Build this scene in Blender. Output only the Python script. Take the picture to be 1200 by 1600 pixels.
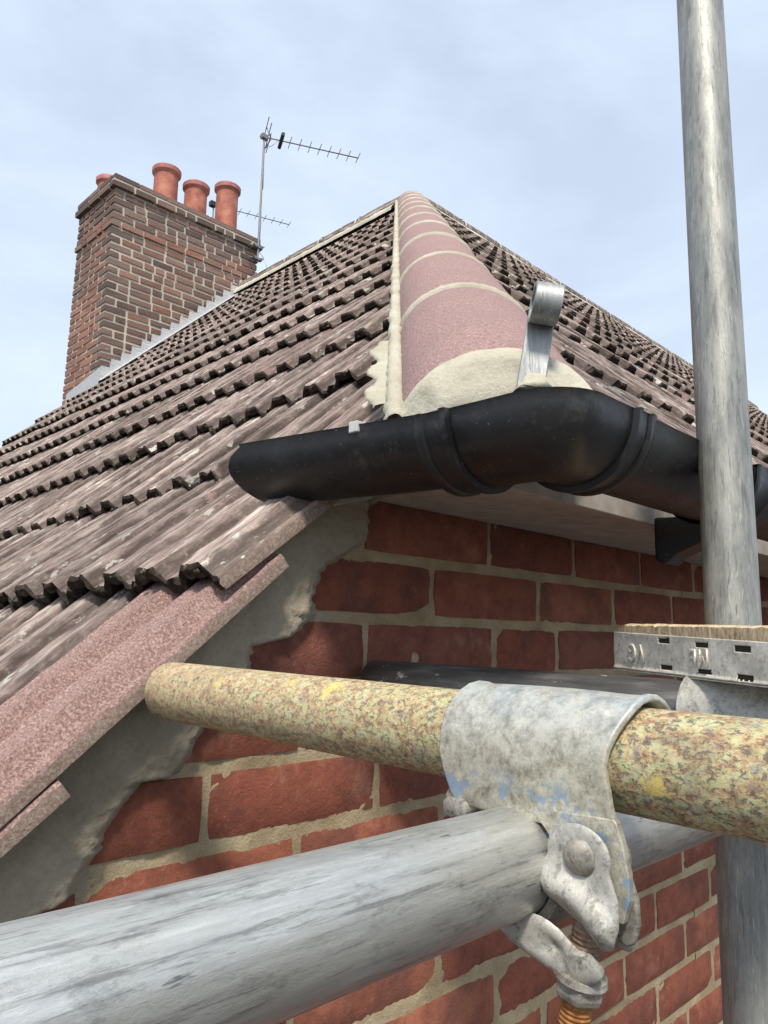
import bpy, bmesh, math, random
from mathutils import Vector, Matrix, noise as mn
R = math.radians
scene = bpy.context.scene
for o in list(bpy.data.objects): bpy.data.objects.remove(o)

# ------------------------------------------------------------------ camera
# metres, eye at the origin: X runs along the brick wall, Y into it, Z up
FOC, YAW, PITCH, ROLL = 1170.48, R(45.349), R(9.196), R(1.445)
def cam_axes():
    f = Vector((math.cos(YAW)*math.cos(PITCH), math.sin(YAW)*math.cos(PITCH), math.sin(PITCH)))
    rt = Vector((math.sin(YAW), -math.cos(YAW), 0)); up = rt.cross(f)
    return rt*math.cos(ROLL)+up*math.sin(ROLL), -rt*math.sin(ROLL)+up*math.cos(ROLL), f
AX = cam_axes()
cd = bpy.data.cameras.new('camera'); cam = bpy.data.objects.new('camera', cd)
scene.collection.objects.link(cam); scene.camera = cam
cd.sensor_fit = 'VERTICAL'; cd.sensor_height = 36; cd.lens = FOC/1600*36
cd.clip_start = .01; cd.clip_end = 2000
m3 = Matrix((AX[0], AX[1], -AX[2])).transposed(); cam.matrix_world = m3.to_4x4()
scene.render.resolution_x, scene.render.resolution_y = 768, 1024
# ------------------------------------------------------------------ sky, sun, exposure
SUN_EL, SUN_AZ = R(55), R(224)          # azimuth measured from +X towards +Y
world = bpy.data.worlds.new('World'); scene.world = world; world.use_nodes = True
wt = world.node_tree; wt.nodes.clear()
sun_d = Vector((math.cos(SUN_AZ)*math.cos(SUN_EL), math.sin(SUN_AZ)*math.cos(SUN_EL), math.sin(SUN_EL)))
sky = wt.nodes.new('ShaderNodeTexSky'); sky.sky_type = 'NISHITA'; sky.sun_disc = False
sky.sun_elevation = SUN_EL; sky.sun_rotation = math.pi/2-SUN_AZ
sky.air_density = 1.0; sky.dust_density = 2.0; sky.ozone_density = 1.0
tc = wt.nodes.new('ShaderNodeTexCoord'); mp = wt.nodes.new('ShaderNodeMapping'); mp.inputs['Scale'].default_value = (1.2, 1.2, 2.6)
wt.links.new(tc.outputs['Generated'], mp.inputs['Vector'])
n1 = wt.nodes.new('ShaderNodeTexNoise'); n1.inputs['Scale'].default_value = 1.6; n1.inputs['Detail'].default_value = 7; n1.inputs['Roughness'].default_value = .55
n1.inputs['Distortion'].default_value = .4
wt.links.new(mp.outputs[0], n1.inputs['Vector'])
cr = wt.nodes.new('ShaderNodeValToRGB'); cr.color_ramp.elements[0].position = .36; cr.color_ramp.elements[1].position = .72
cr.color_ramp.elements[0].color = (.62, .62, .62, 1); cr.color_ramp.elements[1].color = (.99, .99, .99, 1)
wt.links.new(n1.outputs['Fac'], cr.inputs[0])
mx = wt.nodes.new('ShaderNodeMix'); mx.data_type = 'RGBA'
wt.links.new(cr.outputs[0], mx.inputs['Factor']); wt.links.new(sky.outputs[0], mx.inputs['A'])
mx.inputs['B'].default_value = (6.2, 7.15, 8.5, 1)
bg = wt.nodes.new('ShaderNodeBackground'); bg.inputs['Strength'].default_value = .085
wo = wt.nodes.new('ShaderNodeOutputWorld'); wt.links.new(mx.outputs['Result'], bg.inputs[0]); wt.links.new(bg.outputs[0], wo.inputs[0])
sl = bpy.data.lights.new('sun', 'SUN'); sl.energy = 2.7; sl.angle = R(9); sl.color = (1, .93, .83)
so = bpy.data.objects.new('sun', sl); scene.collection.objects.link(so)
so.rotation_euler = (-sun_d).to_track_quat('-Z', 'Y').to_euler(); so.location = sun_d*20
scene.view_settings.view_transform = 'Standard'; scene.view_settings.look = 'None'
scene.view_settings.exposure = .75; scene.view_settings.gamma = 1; scene.view_settings.use_curve_mapping = False
scene.render.engine = 'CYCLES'

# ------------------------------------------------------------------ helpers
random.seed(7)
def ray(px, py): return AX[0]*((px-600)/FOC)-AX[1]*((py-800)/FOC)+AX[2]
def on(px, py, axis, val):
    d = ray(px, py); return d*(val/d[axis])
def sm(a, b, x):
    t = max(0., min(1., (x-a)/(b-a))); return t*t*(3-2*t)
def nz(x, y, z=0., s=1.): return mn.noise(Vector((x*s, y*s, z*s)))
def fr(x, y, z=0., s=1., o=4): return mn.fractal(Vector((x*s, y*s, z*s)), .6, 2.1, o)
def mesh(name, v, f, mats, smooth=False, idx=None, auto=None):
    me = bpy.data.meshes.new(name); me.from_pydata([tuple(p) for p in v], [], f)
    for m in (mats if isinstance(mats, (list, tuple)) else [mats]): me.materials.append(m)
    if idx: me.polygons.foreach_set('material_index', idx)
    if smooth: me.polygons.foreach_set('use_smooth', [True]*len(f))
    me.update()
    if auto: me.set_sharp_from_angle(angle=R(auto))
    return me
def add(name, me, parent=None, loc=None, label=None, cat=None, group=None, kind=None):
    o = bpy.data.objects.new(name, me); scene.collection.objects.link(o)
    if parent is not None:
        o.parent = parent
        base = Vector((0, 0, 0)); q = parent
        while q is not None: base += q.location; q = q.parent
        o.location = (Vector(loc) if loc is not None else Vector((0, 0, 0)))-base
    elif loc is not None: o.location = loc
    for k, val in (('label', label), ('category', cat), ('group', group), ('kind', kind)):
        if val: o[k] = val
    return o
def thing(name, label, cat, loc, group=None):
    return add(name, None, None, loc, label, cat, group)
def bevel(o, w, seg=2, ang=35):
    b = o.modifiers.new('bevel', 'BEVEL'); b.width = w; b.segments = seg; b.limit_method = 'ANGLE'; b.angle_limit = R(ang)
def box(x0, x1, y0, y1, z0, z1):
    v = [(x, y, z) for x in (x0, x1) for y in (y0, y1) for z in (z0, z1)]
    return v, [(0, 1, 3, 2), (4, 6, 7, 5), (0, 4, 5, 1), (2, 3, 7, 6), (0, 2, 6, 4), (1, 5, 7, 3)]
def join(parts):
    v, f = [], []
    for a, b in parts:
        n = len(v); v += list(a); f += [tuple(i+n for i in q) for q in b]
    return v, f
def frame(d):
    d = Vector(d).normalized(); a = Vector((0, 0, 1)) if abs(d.z) < .9 else Vector((1, 0, 0))
    u = d.cross(a).normalized(); return u, d.cross(u)
def lathe(p0, d, prof, seg=24, caps=True):
    """rings of (distance along d, radius)"""
    d = Vector(d).normalized(); u, w = frame(d); p0 = Vector(p0); v, f = [], []
    for s, r in prof:
        for k in range(seg):
            a = 2*math.pi*k/seg; v.append(p0+d*s+(u*math.cos(a)+w*math.sin(a))*r)
    for i in range(len(prof)-1):
        for k in range(seg):
            a, b = i*seg+k, i*seg+(k+1) % seg; f.append((a, b, b+seg, a+seg))
    if caps:
        f.append(tuple(range(seg))[::-1]); f.append(tuple(range((len(prof)-1)*seg, len(prof)*seg)))
    return v, f
def rod(a, b, r, seg=8):
    a, b = Vector(a), Vector(b); return lathe(a, b-a, [(0, r), ((b-a).length, r)], seg)
def tubepath(pts, r, seg=8):
    return join([rod(pts[i], pts[i+1], r, seg) for i in range(len(pts)-1)])
def prism(poly, nrm, t):
    """poly: 3D points of a flat outline, thickened by t along nrm"""
    nrm = Vector(nrm).normalized(); n = len(poly); a = [Vector(p) for p in poly]
    v = a+[p+nrm*t for p in a]
    f = [tuple(range(n))[::-1], tuple(range(n, 2*n))]+[(i, (i+1) % n, (i+1) % n+n, i+n) for i in range(n)]
    return v, f
def fixn(me):
    bm = bmesh.new(); bm.from_mesh(me); bmesh.ops.recalc_face_normals(bm, faces=bm.faces); bm.to_mesh(me); bm.free(); return me

# ------------------------------------------------------------------ materials
class M:
    def __init__(s, name, rough=.8, metal=0., spec=.5):
        s.m = bpy.data.materials.new(name); s.m.use_nodes = True; s.t = s.m.node_tree
        s.b = s.t.nodes['Principled BSDF']; s.b.inputs['Roughness'].default_value = rough
        s.b.inputs['Metallic'].default_value = metal; s.b.inputs['Specular IOR Level'].default_value = spec
        s.c = s.t.nodes.new('ShaderNodeTexCoord'); s.oi = s.t.nodes.new('ShaderNodeObjectInfo')
        ml = s.n('ShaderNodeMath', operation='MULTIPLY'); s.l(s.oi.outputs['Random'], ml.inputs[0]); ml.inputs[1].default_value = 57.
        cb = s.n('ShaderNodeCombineXYZ'); [s.l(ml.outputs[0], cb.inputs[i]) for i in range(3)]
        s.va = s.n('ShaderNodeVectorMath', operation='ADD'); s.l(s.c.outputs['Object'], s.va.inputs[0]); s.l(cb.outputs[0], s.va.inputs[1])
    def n(s, t, **k):
        q = s.t.nodes.new(t)
        for a, b in k.items(): setattr(q, a, b)
        return q
    def l(s, a, b): s.t.links.new(a, b)
    def noise(s, scale, detail=5, rough=.6, st=(1, 1, 1), rand=True, dist=0.):
        mp = s.n('ShaderNodeMapping'); mp.inputs['Scale'].default_value = st
        s.l(s.va.outputs[0] if rand else s.c.outputs['Object'], mp.inputs['Vector'])
        q = s.n('ShaderNodeTexNoise'); q.inputs['Scale'].default_value = scale; q.inputs['Detail'].default_value = detail
        q.inputs['Roughness'].default_value = rough; q.inputs['Distortion'].default_value = dist
        s.l(mp.outputs[0], q.inputs['Vector']); return q.outputs['Fac']
    def voro(s, scale, st=(1, 1, 1), out='Distance', feature='F1'):
        mp = s.n('ShaderNodeMapping'); mp.inputs['Scale'].default_value = st; s.l(s.va.outputs[0], mp.inputs['Vector'])
        q = s.n('ShaderNodeTexVoronoi'); q.feature = feature; q.inputs['Scale'].default_value = scale; s.l(mp.outputs[0], q.inputs['Vector']); return q.outputs[out]
    def ramp(s, fac, stops):
        q = s.n('ShaderNodeValToRGB'); e = q.color_ramp.elements
        while len(e) < len(stops): e.new(.5)
        for i, (p, c) in enumerate(stops):
            e[i].position = p; e[i].color = (c, c, c, 1) if isinstance(c, (int, float)) else (*c, 1)
        s.l(fac, q.inputs[0]); return q.outputs[0]
    def mix(s, fac, a, b, mode='MIX'):
        q = s.n('ShaderNodeMix', data_type='RGBA', blend_type=mode)
        for val, i in ((fac, 'Factor'), (a, 'A'), (b, 'B')):
            if isinstance(val, (int, float)): q.inputs[i].default_value = val if i == 'Factor' else (val, val, val, 1)
            elif isinstance(val, tuple): q.inputs[i].default_value = (*val, 1)
            else: s.l(val, q.inputs[i])
        return q.outputs['Result']
    def math(s, op, a, b=0.):
        q = s.n('ShaderNodeMath', operation=op)
        for i, val in enumerate((a, b)):
            if isinstance(val, (int, float)): q.inputs[i].default_value = val
            else: s.l(val, q.inputs[i])
        return q.outputs[0]
    def col(s, c):
        if isinstance(c, tuple): s.b.inputs['Base Color'].default_value = (*c, 1)
        else: s.l(c, s.b.inputs['Base Color'])
    def rough(s, c): s.l(c, s.b.inputs['Roughness'])
    def metal(s, c): s.l(c, s.b.inputs['Metallic'])
    def bump(s, h, strength=.5, dist=.002, prev=None):
        q = s.n('ShaderNodeBump'); q.inputs['Strength'].default_value = strength; q.inputs['Distance'].default_value = dist
        s.l(h, q.inputs['Height'])
        if prev: s.l(prev, q.inputs['Normal'])
        s.l(q.outputs[0], s.b.inputs['Normal']); return q.outputs[0]

def tile_mat(name, tail=False):
    m = M(name, .92, 0, .25)
    sep = m.n('ShaderNodeSeparateColor'); m.l(m.oi.outputs['Color'], sep.inputs[0])
    dirt = sep.outputs[0]
    grain = m.noise(420, 4, .75)
    st = m.noise(60, 6, .7, (1, .13, .6)); st2 = m.noise(150, 4, .7, (1, .09, 1)); blot = m.noise(22, 6, .65)
    pink = m.ramp(grain, [(.30, (.15, .088, .075)), (.48, (.30, .185, .165)), (.68, (.56, .425, .375))])
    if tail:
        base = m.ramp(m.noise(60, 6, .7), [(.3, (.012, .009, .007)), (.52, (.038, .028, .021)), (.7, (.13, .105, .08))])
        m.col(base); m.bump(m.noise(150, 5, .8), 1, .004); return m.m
    grey = m.ramp(st, [(.30, (.105, .076, .064)), (.43, (.25, .188, .166)), (.55, (.44, .345, .31)), (.68, (.66, .57, .50))])
    grey = m.mix(m.math('MULTIPLY', m.ramp(st2, [(.46, 0.), (.58, 1.)]), .5), grey, (.065, .052, .047))
    # algae settled in the channels between the ribs (local x repeats with the profile)
    sx_ = m.n('ShaderNodeSeparateXYZ'); m.l(m.c.outputs['Object'], sx_.inputs[0])
    ph = m.math('FRACT', m.math('DIVIDE', m.math('ADD', sx_.outputs[0], m.math('MULTIPLY', m.math('SUBTRACT', m.noise(30, 4, .7), .5), .016)), .088))
    ch = m.ramp(ph, [(.0, .35), (.2, .7), (.33, 1.), (.42, .0), (.60, .12), (.76, .0), (.82, 1.), (1., .35)])
    grey = m.mix(m.math('MULTIPLY', ch, .78), grey, (.070, .055, .046))
    # how dirty: per tile colour plus streaks
    f = m.ramp(m.math('ADD', m.math('ADD', dirt, m.math('MULTIPLY', st, .75)), m.math('MULTIPLY', blot, .55)), [(.93, 0.), (1.36, 1.)])
    c = m.mix(f, pink, grey)
    # chalky lichen spots along the ribs
    li = m.math('MULTIPLY', m.ramp(m.noise(46, 5, .6, (1, .4, 1)), [(.615, 0.), (.65, 1.)]), m.ramp(dirt, [(.15, 0.), (.45, 1.)]))
    c = m.mix(m.math('MULTIPLY', li, .8), c, (.60, .60, .53))
    gl = m.math('MULTIPLY', m.ramp(m.noise(75, 6, .7), [(.58, 0.), (.70, 1.)]), m.math('MULTIPLY', f, .5))
    c = m.mix(gl, c, (.36, .33, .25))
    c = m.mix(m.math('MULTIPLY', m.ramp(m.noise(12, 3, .5), [(.35, 0.), (.65, 1.)]), .25), c, m.mix(1., c, .55, 'MULTIPLY'))
    vb = m.math('ADD', m.math('MULTIPLY', m.oi.outputs['Random'], .5), .68)
    c = m.mix(1., c, m.mix(1., vb, (1., .99, .97), 'MULTIPLY'), 'MULTIPLY')
    m.col(c); m.bump(m.mix(.5, grain, m.noise(130, 5, .7)), .9, .0026); return m.m
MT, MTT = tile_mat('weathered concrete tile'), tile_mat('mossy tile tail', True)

def edge_mat():
    m = M('exposed aggregate tile edge', .95, 0, .2); g = m.noise(330, 5, .85)
    m.col(m.ramp(g, [(.3, (.20, .13, .105)), (.5, (.37, .27, .22)), (.68, (.60, .52, .44))])); m.bump(g, 1, .004); return m.m
MTE = edge_mat()
def pink_conc(name):
    m = M(name, .9, 0, .3)
    g = m.noise(300, 5, .85); sp = m.voro(210)
    c = m.ramp(g, [(.32, (.13, .078, .07)), (.46, (.265, .165, .152)), (.58, (.36, .24, .22)), (.70, (.64, .51, .46))])
    c = m.mix(m.ramp(sp, [(.07, .75), (.14, 0.)]), c, (.62, .50, .47))
    c = m.mix(m.math('MULTIPLY', m.ramp(m.noise(9, 6, .7), [(.4, 0.), (.62, 1.)]), .45), c, (.24, .165, .15))
    m.col(c); m.bump(m.mix(.5, g, sp), .85, .002); return m.m
MH = pink_conc('granular pink concrete')

def cement(name, a, b, c3, scale=30, bs=.6):
    m = M(name, .93, 0, .2)
    big = m.noise(scale*.35, 5, .6, rand=False); fine = m.noise(scale*9, 5, .75, rand=False)
    c = m.ramp(m.mix(.35, big, fine), [(.33, a), (.5, b), (.68, c3)])
    c = m.mix(m.ramp(m.noise(scale*1.4, 6, .7, rand=False), [(.6, 0.), (.75, .5)]), c, (a[0]*.55, a[1]*.52, a[2]*.5))
    m.col(c); m.bump(m.mix(.4, fine, m.noise(scale*2.5, 5, .7, rand=False)), bs, .003); return m.m
MMORT = cement('buff lime mortar', (.24, .175, .10), (.41, .32, .195), (.58, .48, .32), 40, 1.)
MREND = cement('grey cement render', (.235, .20, .145), (.335, .29, .215), (.43, .38, .295), 26, 1.)
MHIPC = cement('fresh pale mortar', (.33, .30, .22), (.44, .41, .32), (.58, .55, .46), 34, .9)
MENDC = cement('smoothed olive cement', (.40, .37, .285), (.52, .485, .385), (.64, .605, .50), 26, .8)
MCHM = cement('pale chimney mortar', (.36, .33, .27), (.50, .47, .39), (.62, .59, .50), 12, .4)

def brick_mat(name, spall=0.):
    m = M(name, .88, 0, .3)
    rnd = m.oi.outputs['Random']
    a = m.ramp(rnd, [(0., (.21, .066, .041)), (.3, (.32, .105, .060)), (.55, (.26, .078, .048)), (.8, (.36, .13, .075)), (1., (.23, .085, .060))])
    g = m.noise(260, 5, .75); b = m.noise(28, 6, .65)
    c = m.mix(m.math('MULTIPLY', m.ramp(b, [(.36, 1.), (.56, 0.)]), .6), a, (.135, .043, .032))
    c = m.mix(m.math('MULTIPLY', m.ramp(m.noise(90, 7, .8), [(.50, 0.), (.62, 1.)]), .45), c, (.36, .12, .075))
    c = m.mix(m.math('MULTIPLY', m.ramp(m.noise(14, 8, .75), [(.57, 0.), (.66, 1.)]), .35), c, (.42, .26, .18))
    c = m.mix(m.ramp(g, [(.58, 0.), (.8, .55)]), c, (.45, .20, .13))
    c = m.mix(m.ramp(m.noise(55, 7, .75), [(.64-.05*spall, 0.), (.76, .5+.3*spall)]), c, (.42, .33, .25))
    c = m.mix(m.ramp(m.noise(600, 2, .5), [(.70, 0.), (.76, .6)]), c, (.55, .40, .33))
    c = m.mix(m.ramp(m.noise(480, 3, .6), [(.66, 0.), (.71, .8)]), c, (.05, .022, .018))
    c = m.mix(m.math('MULTIPLY', m.ramp(m.noise(9, 5, .7), [(.48, 0.), (.62, 1.)]), .5), c, (.12, .055, .045))
    m.col(c); m.bump(m.mix(.5, g, m.noise(60 if not spall else 38, 8, .8)), .9, .0034+.004*spall); return m.m
MB, MBS = brick_mat('red facing brick'), brick_mat('spalled red brick', 1.)

def chim_mat():
    m = M('sooty chimney brick', .9, 0, .25)
    sep = m.n('ShaderNodeSeparateColor'); m.l(m.oi.outputs['Color'], sep.inputs[0])
    clean = m.mix(m.oi.outputs['Random'], (.25, .115, .08), (.36, .18, .125))
    soot = m.mix(m.oi.outputs['Random'], (.10, .072, .062), (.24, .155, .125))
    f = m.ramp(m.math('ADD', sep.outputs[0], m.math('MULTIPLY', m.math('SUBTRACT', m.noise(14, 5, .7), .5), .9)), [(.2, 0.), (.8, 1.)])
    c = m.mix(f, clean, soot); c = m.mix(m.ramp(m.noise(60, 5, .7), [(.58, 0.), (.75, .5)]), c, (.40, .33, .27))
    m.col(c); m.bump(m.noise(70, 5, .7), .6, .006); return m.m
MCB = chim_mat()

def galv(name, base=(.42, .44, .44), dirt=(.20, .20, .175), axis=0, warm=.35, metal=.55, lo=.38, hi=.62, grime=.45, k=1.):
    m = M(name, .5, metal, .5)
    def stt(a): q = [1, 1, 1]; q[axis] = a; return tuple(q)
    s1 = m.noise(170*k, 8, .78, stt(.055)); s2 = m.noise(30*k, 7, .7, stt(.35)); s3 = m.noise(420*k, 5, .85, stt(.5)); s4 = m.noise(75*k, 8, .8, stt(.16))
    c = m.ramp(m.mix(.42, s1, s4), [(.35, tuple(q*.42 for q in base)), (.45, tuple(q*.80 for q in base)), (.54, base), (.66, tuple(min(1, q*1.4) for q in base))])
    c = m.mix(m.math('MULTIPLY', m.ramp(s2, [(.46, 0.), (.60, 1.)]), warm), c, (.50, .485, .42))
    c = m.mix(m.math('MULTIPLY', m.ramp(m.noise(48*k, 8, .8, stt(.4)), [(.53, 0.), (.64, 1.)]), grime), c, dirt)
    c = m.mix(m.ramp(m.noise(330*k, 4, .7, stt(.10)), [(.64, 0.), (.70, .7)]), c, (.07, .07, .07))
    c = m.mix(m.ramp(m.noise(420*k, 4, .7, stt(.07)), [(.60, 0.), (.66, .45)]), c, (.62, .63, .62))
    c = m.mix(m.ramp(m.noise(240*k, 6, .75, stt(.05)), [(.55, 0.), (.62, .5)]), c, tuple(q*.5 for q in dirt))
    c = m.mix(m.ramp(s3, [(.60, 0.), (.72, .45)]), c, dirt)
    m.col(c); m.rough(m.ramp(m.mix(.5, s4, s3), [(.3, lo), (.7, hi)])); m.bump(m.mix(.6, s1, s3), .45, .0008); return m.m
MG0 = galv('scuffed galvanised tube', (.56, .56, .53), (.17, .17, .155), axis=0, warm=.4, metal=.72, lo=.30, hi=.52, grime=.6)
MG2 = galv('weathered galvanised standard', (.27, .275, .255), (.14, .14, .12), axis=2, warm=.4, metal=.35, grime=.35)
MG2D = MG2
MCPL = galv('dull galvanised coupler', (.44, .43, .385), (.16, .145, .115), axis=0, warm=.7, metal=.25, grime=.7)
MFORG = galv('dirty forged steel', (.31, .285, .24), (.10, .085, .065), axis=0, warm=.5, metal=.3, lo=.5, hi=.75)
MIRON = galv('bright galvanised hip iron', (.34, .35, .345), (.26, .27, .255), axis=2, warm=.2, metal=.6, lo=.42, hi=.6, grime=.35, k=.7)
MLEAD = galv('dull lead sheet', (.56, .57, .58), (.36, .37, .38), axis=0, warm=.15, metal=.25, lo=.5, hi=.7)
def coupler_mat():
    m = M('coupler plate with blue paint', .5, .35, .5)
    s1 = m.noise(110, 9, .8); s3 = m.noise(420, 5, .85)
    c = m.ramp(s1, [(.34, (.18, .165, .12)), (.46, (.38, .355, .28)), (.56, (.54, .515, .42)), (.68, (.72, .70, .60))])
    c = m.mix(m.ramp(s3, [(.56, 0.), (.68, .65)]), c, (.20, .18, .14))
    c = m.mix(m.math('MULTIPLY', m.ramp(m.noise(55, 7, .75), [(.56, 0.), (.64, 1.)]), .5), c, (.50, .40, .26))
    c = m.mix(m.ramp(m.noise(190, 4, .7), [(.66, 0.), (.70, .6)]), c, (.36, .19, .10))
    # blue paint: on the crown and in flakes low on the plate
    ps = m.n('ShaderNodeSeparateXYZ'); m.l(m.c.outputs['Object'], ps.inputs[0])
    top = m.math('MULTIPLY', m.ramp(ps.outputs[2], [(0., 0.), (1., 1.)]), 1.)
    mr = m.n('ShaderNodeMapRange'); m.l(ps.outputs[2], mr.inputs[0]); mr.inputs[1].default_value = .0; mr.inputs[2].default_value = .028; 
    c = m.mix(m.math('MULTIPLY', m.math('MULTIPLY', mr.outputs[0], m.ramp(m.noise(50, 5, .7), [(.35, .25), (.6, 1.)])), .35), c, (.36, .46, .58))
    mr2 = m.n('ShaderNodeMapRange'); m.l(ps.outputs[2], mr2.inputs[0]); mr2.inputs[1].default_value = -.008; mr2.inputs[2].default_value = -.016
    fl = m.math('MULTIPLY', mr2.outputs[0], m.ramp(m.noise(85, 6, .65, rand=False), [(.545, 0.), (.585, .75)]))
    c = m.mix(fl, c, (.22, .33, .46))
    m.col(c); m.rough(m.ramp(s1, [(.3, .6), (.7, .42)])); m.bump(m.mix(.5, s1, s3), .35, .0008); return m.m
MCP = coupler_mat()
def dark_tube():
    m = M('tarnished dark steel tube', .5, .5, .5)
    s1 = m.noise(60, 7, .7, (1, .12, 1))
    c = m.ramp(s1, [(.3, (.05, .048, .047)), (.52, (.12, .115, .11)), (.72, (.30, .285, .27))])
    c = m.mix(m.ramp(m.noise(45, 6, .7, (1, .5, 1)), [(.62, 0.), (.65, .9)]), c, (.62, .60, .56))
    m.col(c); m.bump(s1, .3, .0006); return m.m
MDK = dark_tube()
def rusty_paint():
    m = M('flaking mottled yellow paint', .62, 0, .45)
    st = (1, .7, 1)
    a = m.noise(165, 8, .78, st, dist=.5); b = m.noise(105, 8, .78, st, dist=.6); d = m.noise(360, 6, .8, st, dist=.4); e = m.noise(170, 7, .75, st, dist=.8)
    big = m.noise(16, 4, .6)
    c = m.ramp(a, [(.34, (.12, .085, .065)), (.42, (.31, .18, .105)), (.48, (.49, .34, .17)), (.55, (.55, .51, .28)), (.63, (.49, .53, .33)), (.73, (.72, .68, .50))])
    c = m.mix(m.ramp(b, [(.53, 0.), (.59, .6)]), c, (.42, .24, .11))
    c = m.mix(m.math('MULTIPLY', m.ramp(m.noise(190, 7, .75, st, dist=.6), [(.52, 0.), (.57, .8)]), m.ramp(big, [(.35, .5), (.6, 1.)])), c, (.40, .50, .24))
    c = m.mix(m.ramp(d, [(.515, 0.), (.56, .85)]), c, (.11, .09, .08))
    c = m.mix(m.ramp(e, [(.56, 0.), (.61, .6)]), c, (.27, .24, .25))
    c = m.mix(m.math('MULTIPLY', m.ramp(m.noise(40, 4, .6), [(.64, 0.), (.68, 1.)]), .6), c, (.74, .58, .12))
    c = m.mix(m.math('MULTIPLY', m.ramp(m.noise(22, 6, .7), [(.52, 0.), (.68, 1.)]), .45), c, (.13, .115, .085))
    ps = m.n('ShaderNodeSeparateXYZ'); m.l(m.c.outputs['Object'], ps.inputs[0])
    mr = m.n('ShaderNodeMapRange'); m.l(ps.outputs[1], mr.inputs[0]); mr.inputs[1].default_value = -.38; mr.inputs[2].default_value = -.05
    c = m.mix(m.math('MULTIPLY', mr.outputs[0], m.math('MULTIPLY', m.ramp(m.noise(150, 6, .7), [(.40, 0.), (.58, 1.)]), .5)), c, (.62, .42, .25))
    m.col(c); m.bump(m.mix(.5, a, d), .9, .0014); m.rough(m.ramp(d, [(.4, .45), (.6, .8)])); return m.m
MY = rusty_paint()
def rust():
    m = M('orange rust', .85, .1, .3)
    a = m.noise(170, 6, .75); m.col(m.ramp(a, [(.3, (.13, .045, .014)), (.5, (.36, .15, .045)), (.7, (.48, .25, .10))])); m.bump(a, .6, .001); return m.m
MR = rust()
def rust2():
    m = M('greyed rust', .8, .2, .3)
    a = m.noise(170, 6, .75); m.col(m.ramp(a, [(.3, (.10, .06, .04)), (.5, (.26, .17, .12)), (.7, (.42, .36, .28))])); m.bump(a, .6, .001); return m.m
MR2 = rust2()
def pvc():
    m = M('black gutter plastic', .34, 0, .5)
    a = m.noise(14, 6, .65); b = m.noise(240, 3, .6)
    c = m.ramp(a, [(.35, (.008, .008, .009)), (.7, (.022, .022, .023))])
    c = m.mix(m.ramp(b, [(.69, 0.), (.73, .5)]), c, (.34, .33, .30))
    c = m.mix(m.math('MULTIPLY', m.ramp(m.noise(26, 8, .8), [(.56, 0.), (.70, 1.)]), .22), c, (.20, .19, .17))
    m.col(c); m.rough(m.ramp(m.mix(.4, a, b), [(.35, .25), (.65, .55)])); m.bump(m.noise(9, 4, .5), .25, .004); return m.m
MPVC = pvc()
def paint_board():
    m = M('dusty painted board', .75, 0, .35)
    a = m.noise(28, 6, .7); c = m.ramp(a, [(.35, (.33, .29, .25)), (.6, (.45, .405, .36)), (.8, (.56, .52, .47))])
    c = m.mix(m.ramp(m.noise(90, 6, .75, (.2, 1, 1)), [(.66, 0.), (.74, .7)]), c, (.16, .13, .11))
    m.col(c); m.bump(a, .3, .002); return m.m
MPB = paint_board()
def terra():
    m = M('terracotta', .7, 0, .4)
    a = m.noise(9, 5, .6); m.col(m.ramp(a, [(.35, (.25, .085, .058)), (.55, (.42, .15, .10)), (.75, (.50, .26, .19))])); m.bump(m.noise(60, 4, .6), .2, .004); return m.m
MTC = terra()
def terra2():
    m = M('dusty terracotta rim', .7, 0, .4); a = m.noise(20, 4, .6)
    m.col(m.ramp(a, [(.35, (.33, .12, .10)), (.7, (.45, .20, .17))])); return m.m
MTC2 = terra2()
def wood():
    m = M('rough sawn board end grain', .9, 0, .2)
    a = m.noise(300, 5, .75, (1, 1, .35)); b = m.noise(60, 4, .6)
    c = m.ramp(a, [(.32, (.30, .19, .10)), (.5, (.64, .49, .31)), (.7, (.85, .72, .52))]); m.col(c); m.bump(a, 1, .002); return m.m
MW = wood()
def simple(name, c, r=.6, me=0.):
    m = M(name, r, me); m.col(m.ramp(m.noise(40, 5, .7), [(.3, tuple(q*.7 for q in c)), (.7, c)])); return m.m
MALU = simple('weathered aluminium', (.30, .285, .30), .5, .6)
MDKP = simple('dark plastic', (.02, .022, .022), .5)
MBAND = galv('stained galvanised band', (.82, .79, .68), (.42, .35, .24), axis=0, warm=.75, metal=.05, lo=.45, hi=.7, grime=.3)
MSLOT = simple('painted slot shade', (.035, .025, .02), .9)
MUNDER = simple('bitumen underlay', (.02, .018, .016), .9)
MRIDGE = tile_mat('grey brown ridge tile')
MWHITE = simple('off white plastic', (.6, .6, .58), .6)
def ground_mat():
    m = M('garden paving', .9); a = m.noise(3, 6, .6, rand=False)
    m.col(m.ramp(a, [(.3, (.04, .038, .035)), (.7, (.075, .07, .065))])); m.bump(a, .5, .02); return m.m

# ------------------------------------------------------------------ ground
v, f = box(-300, 300, -300, 300, -4.9, -4.6)
g = add('ground', mesh('ground', v, f, ground_mat())); g['kind'] = 'structure'

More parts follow.
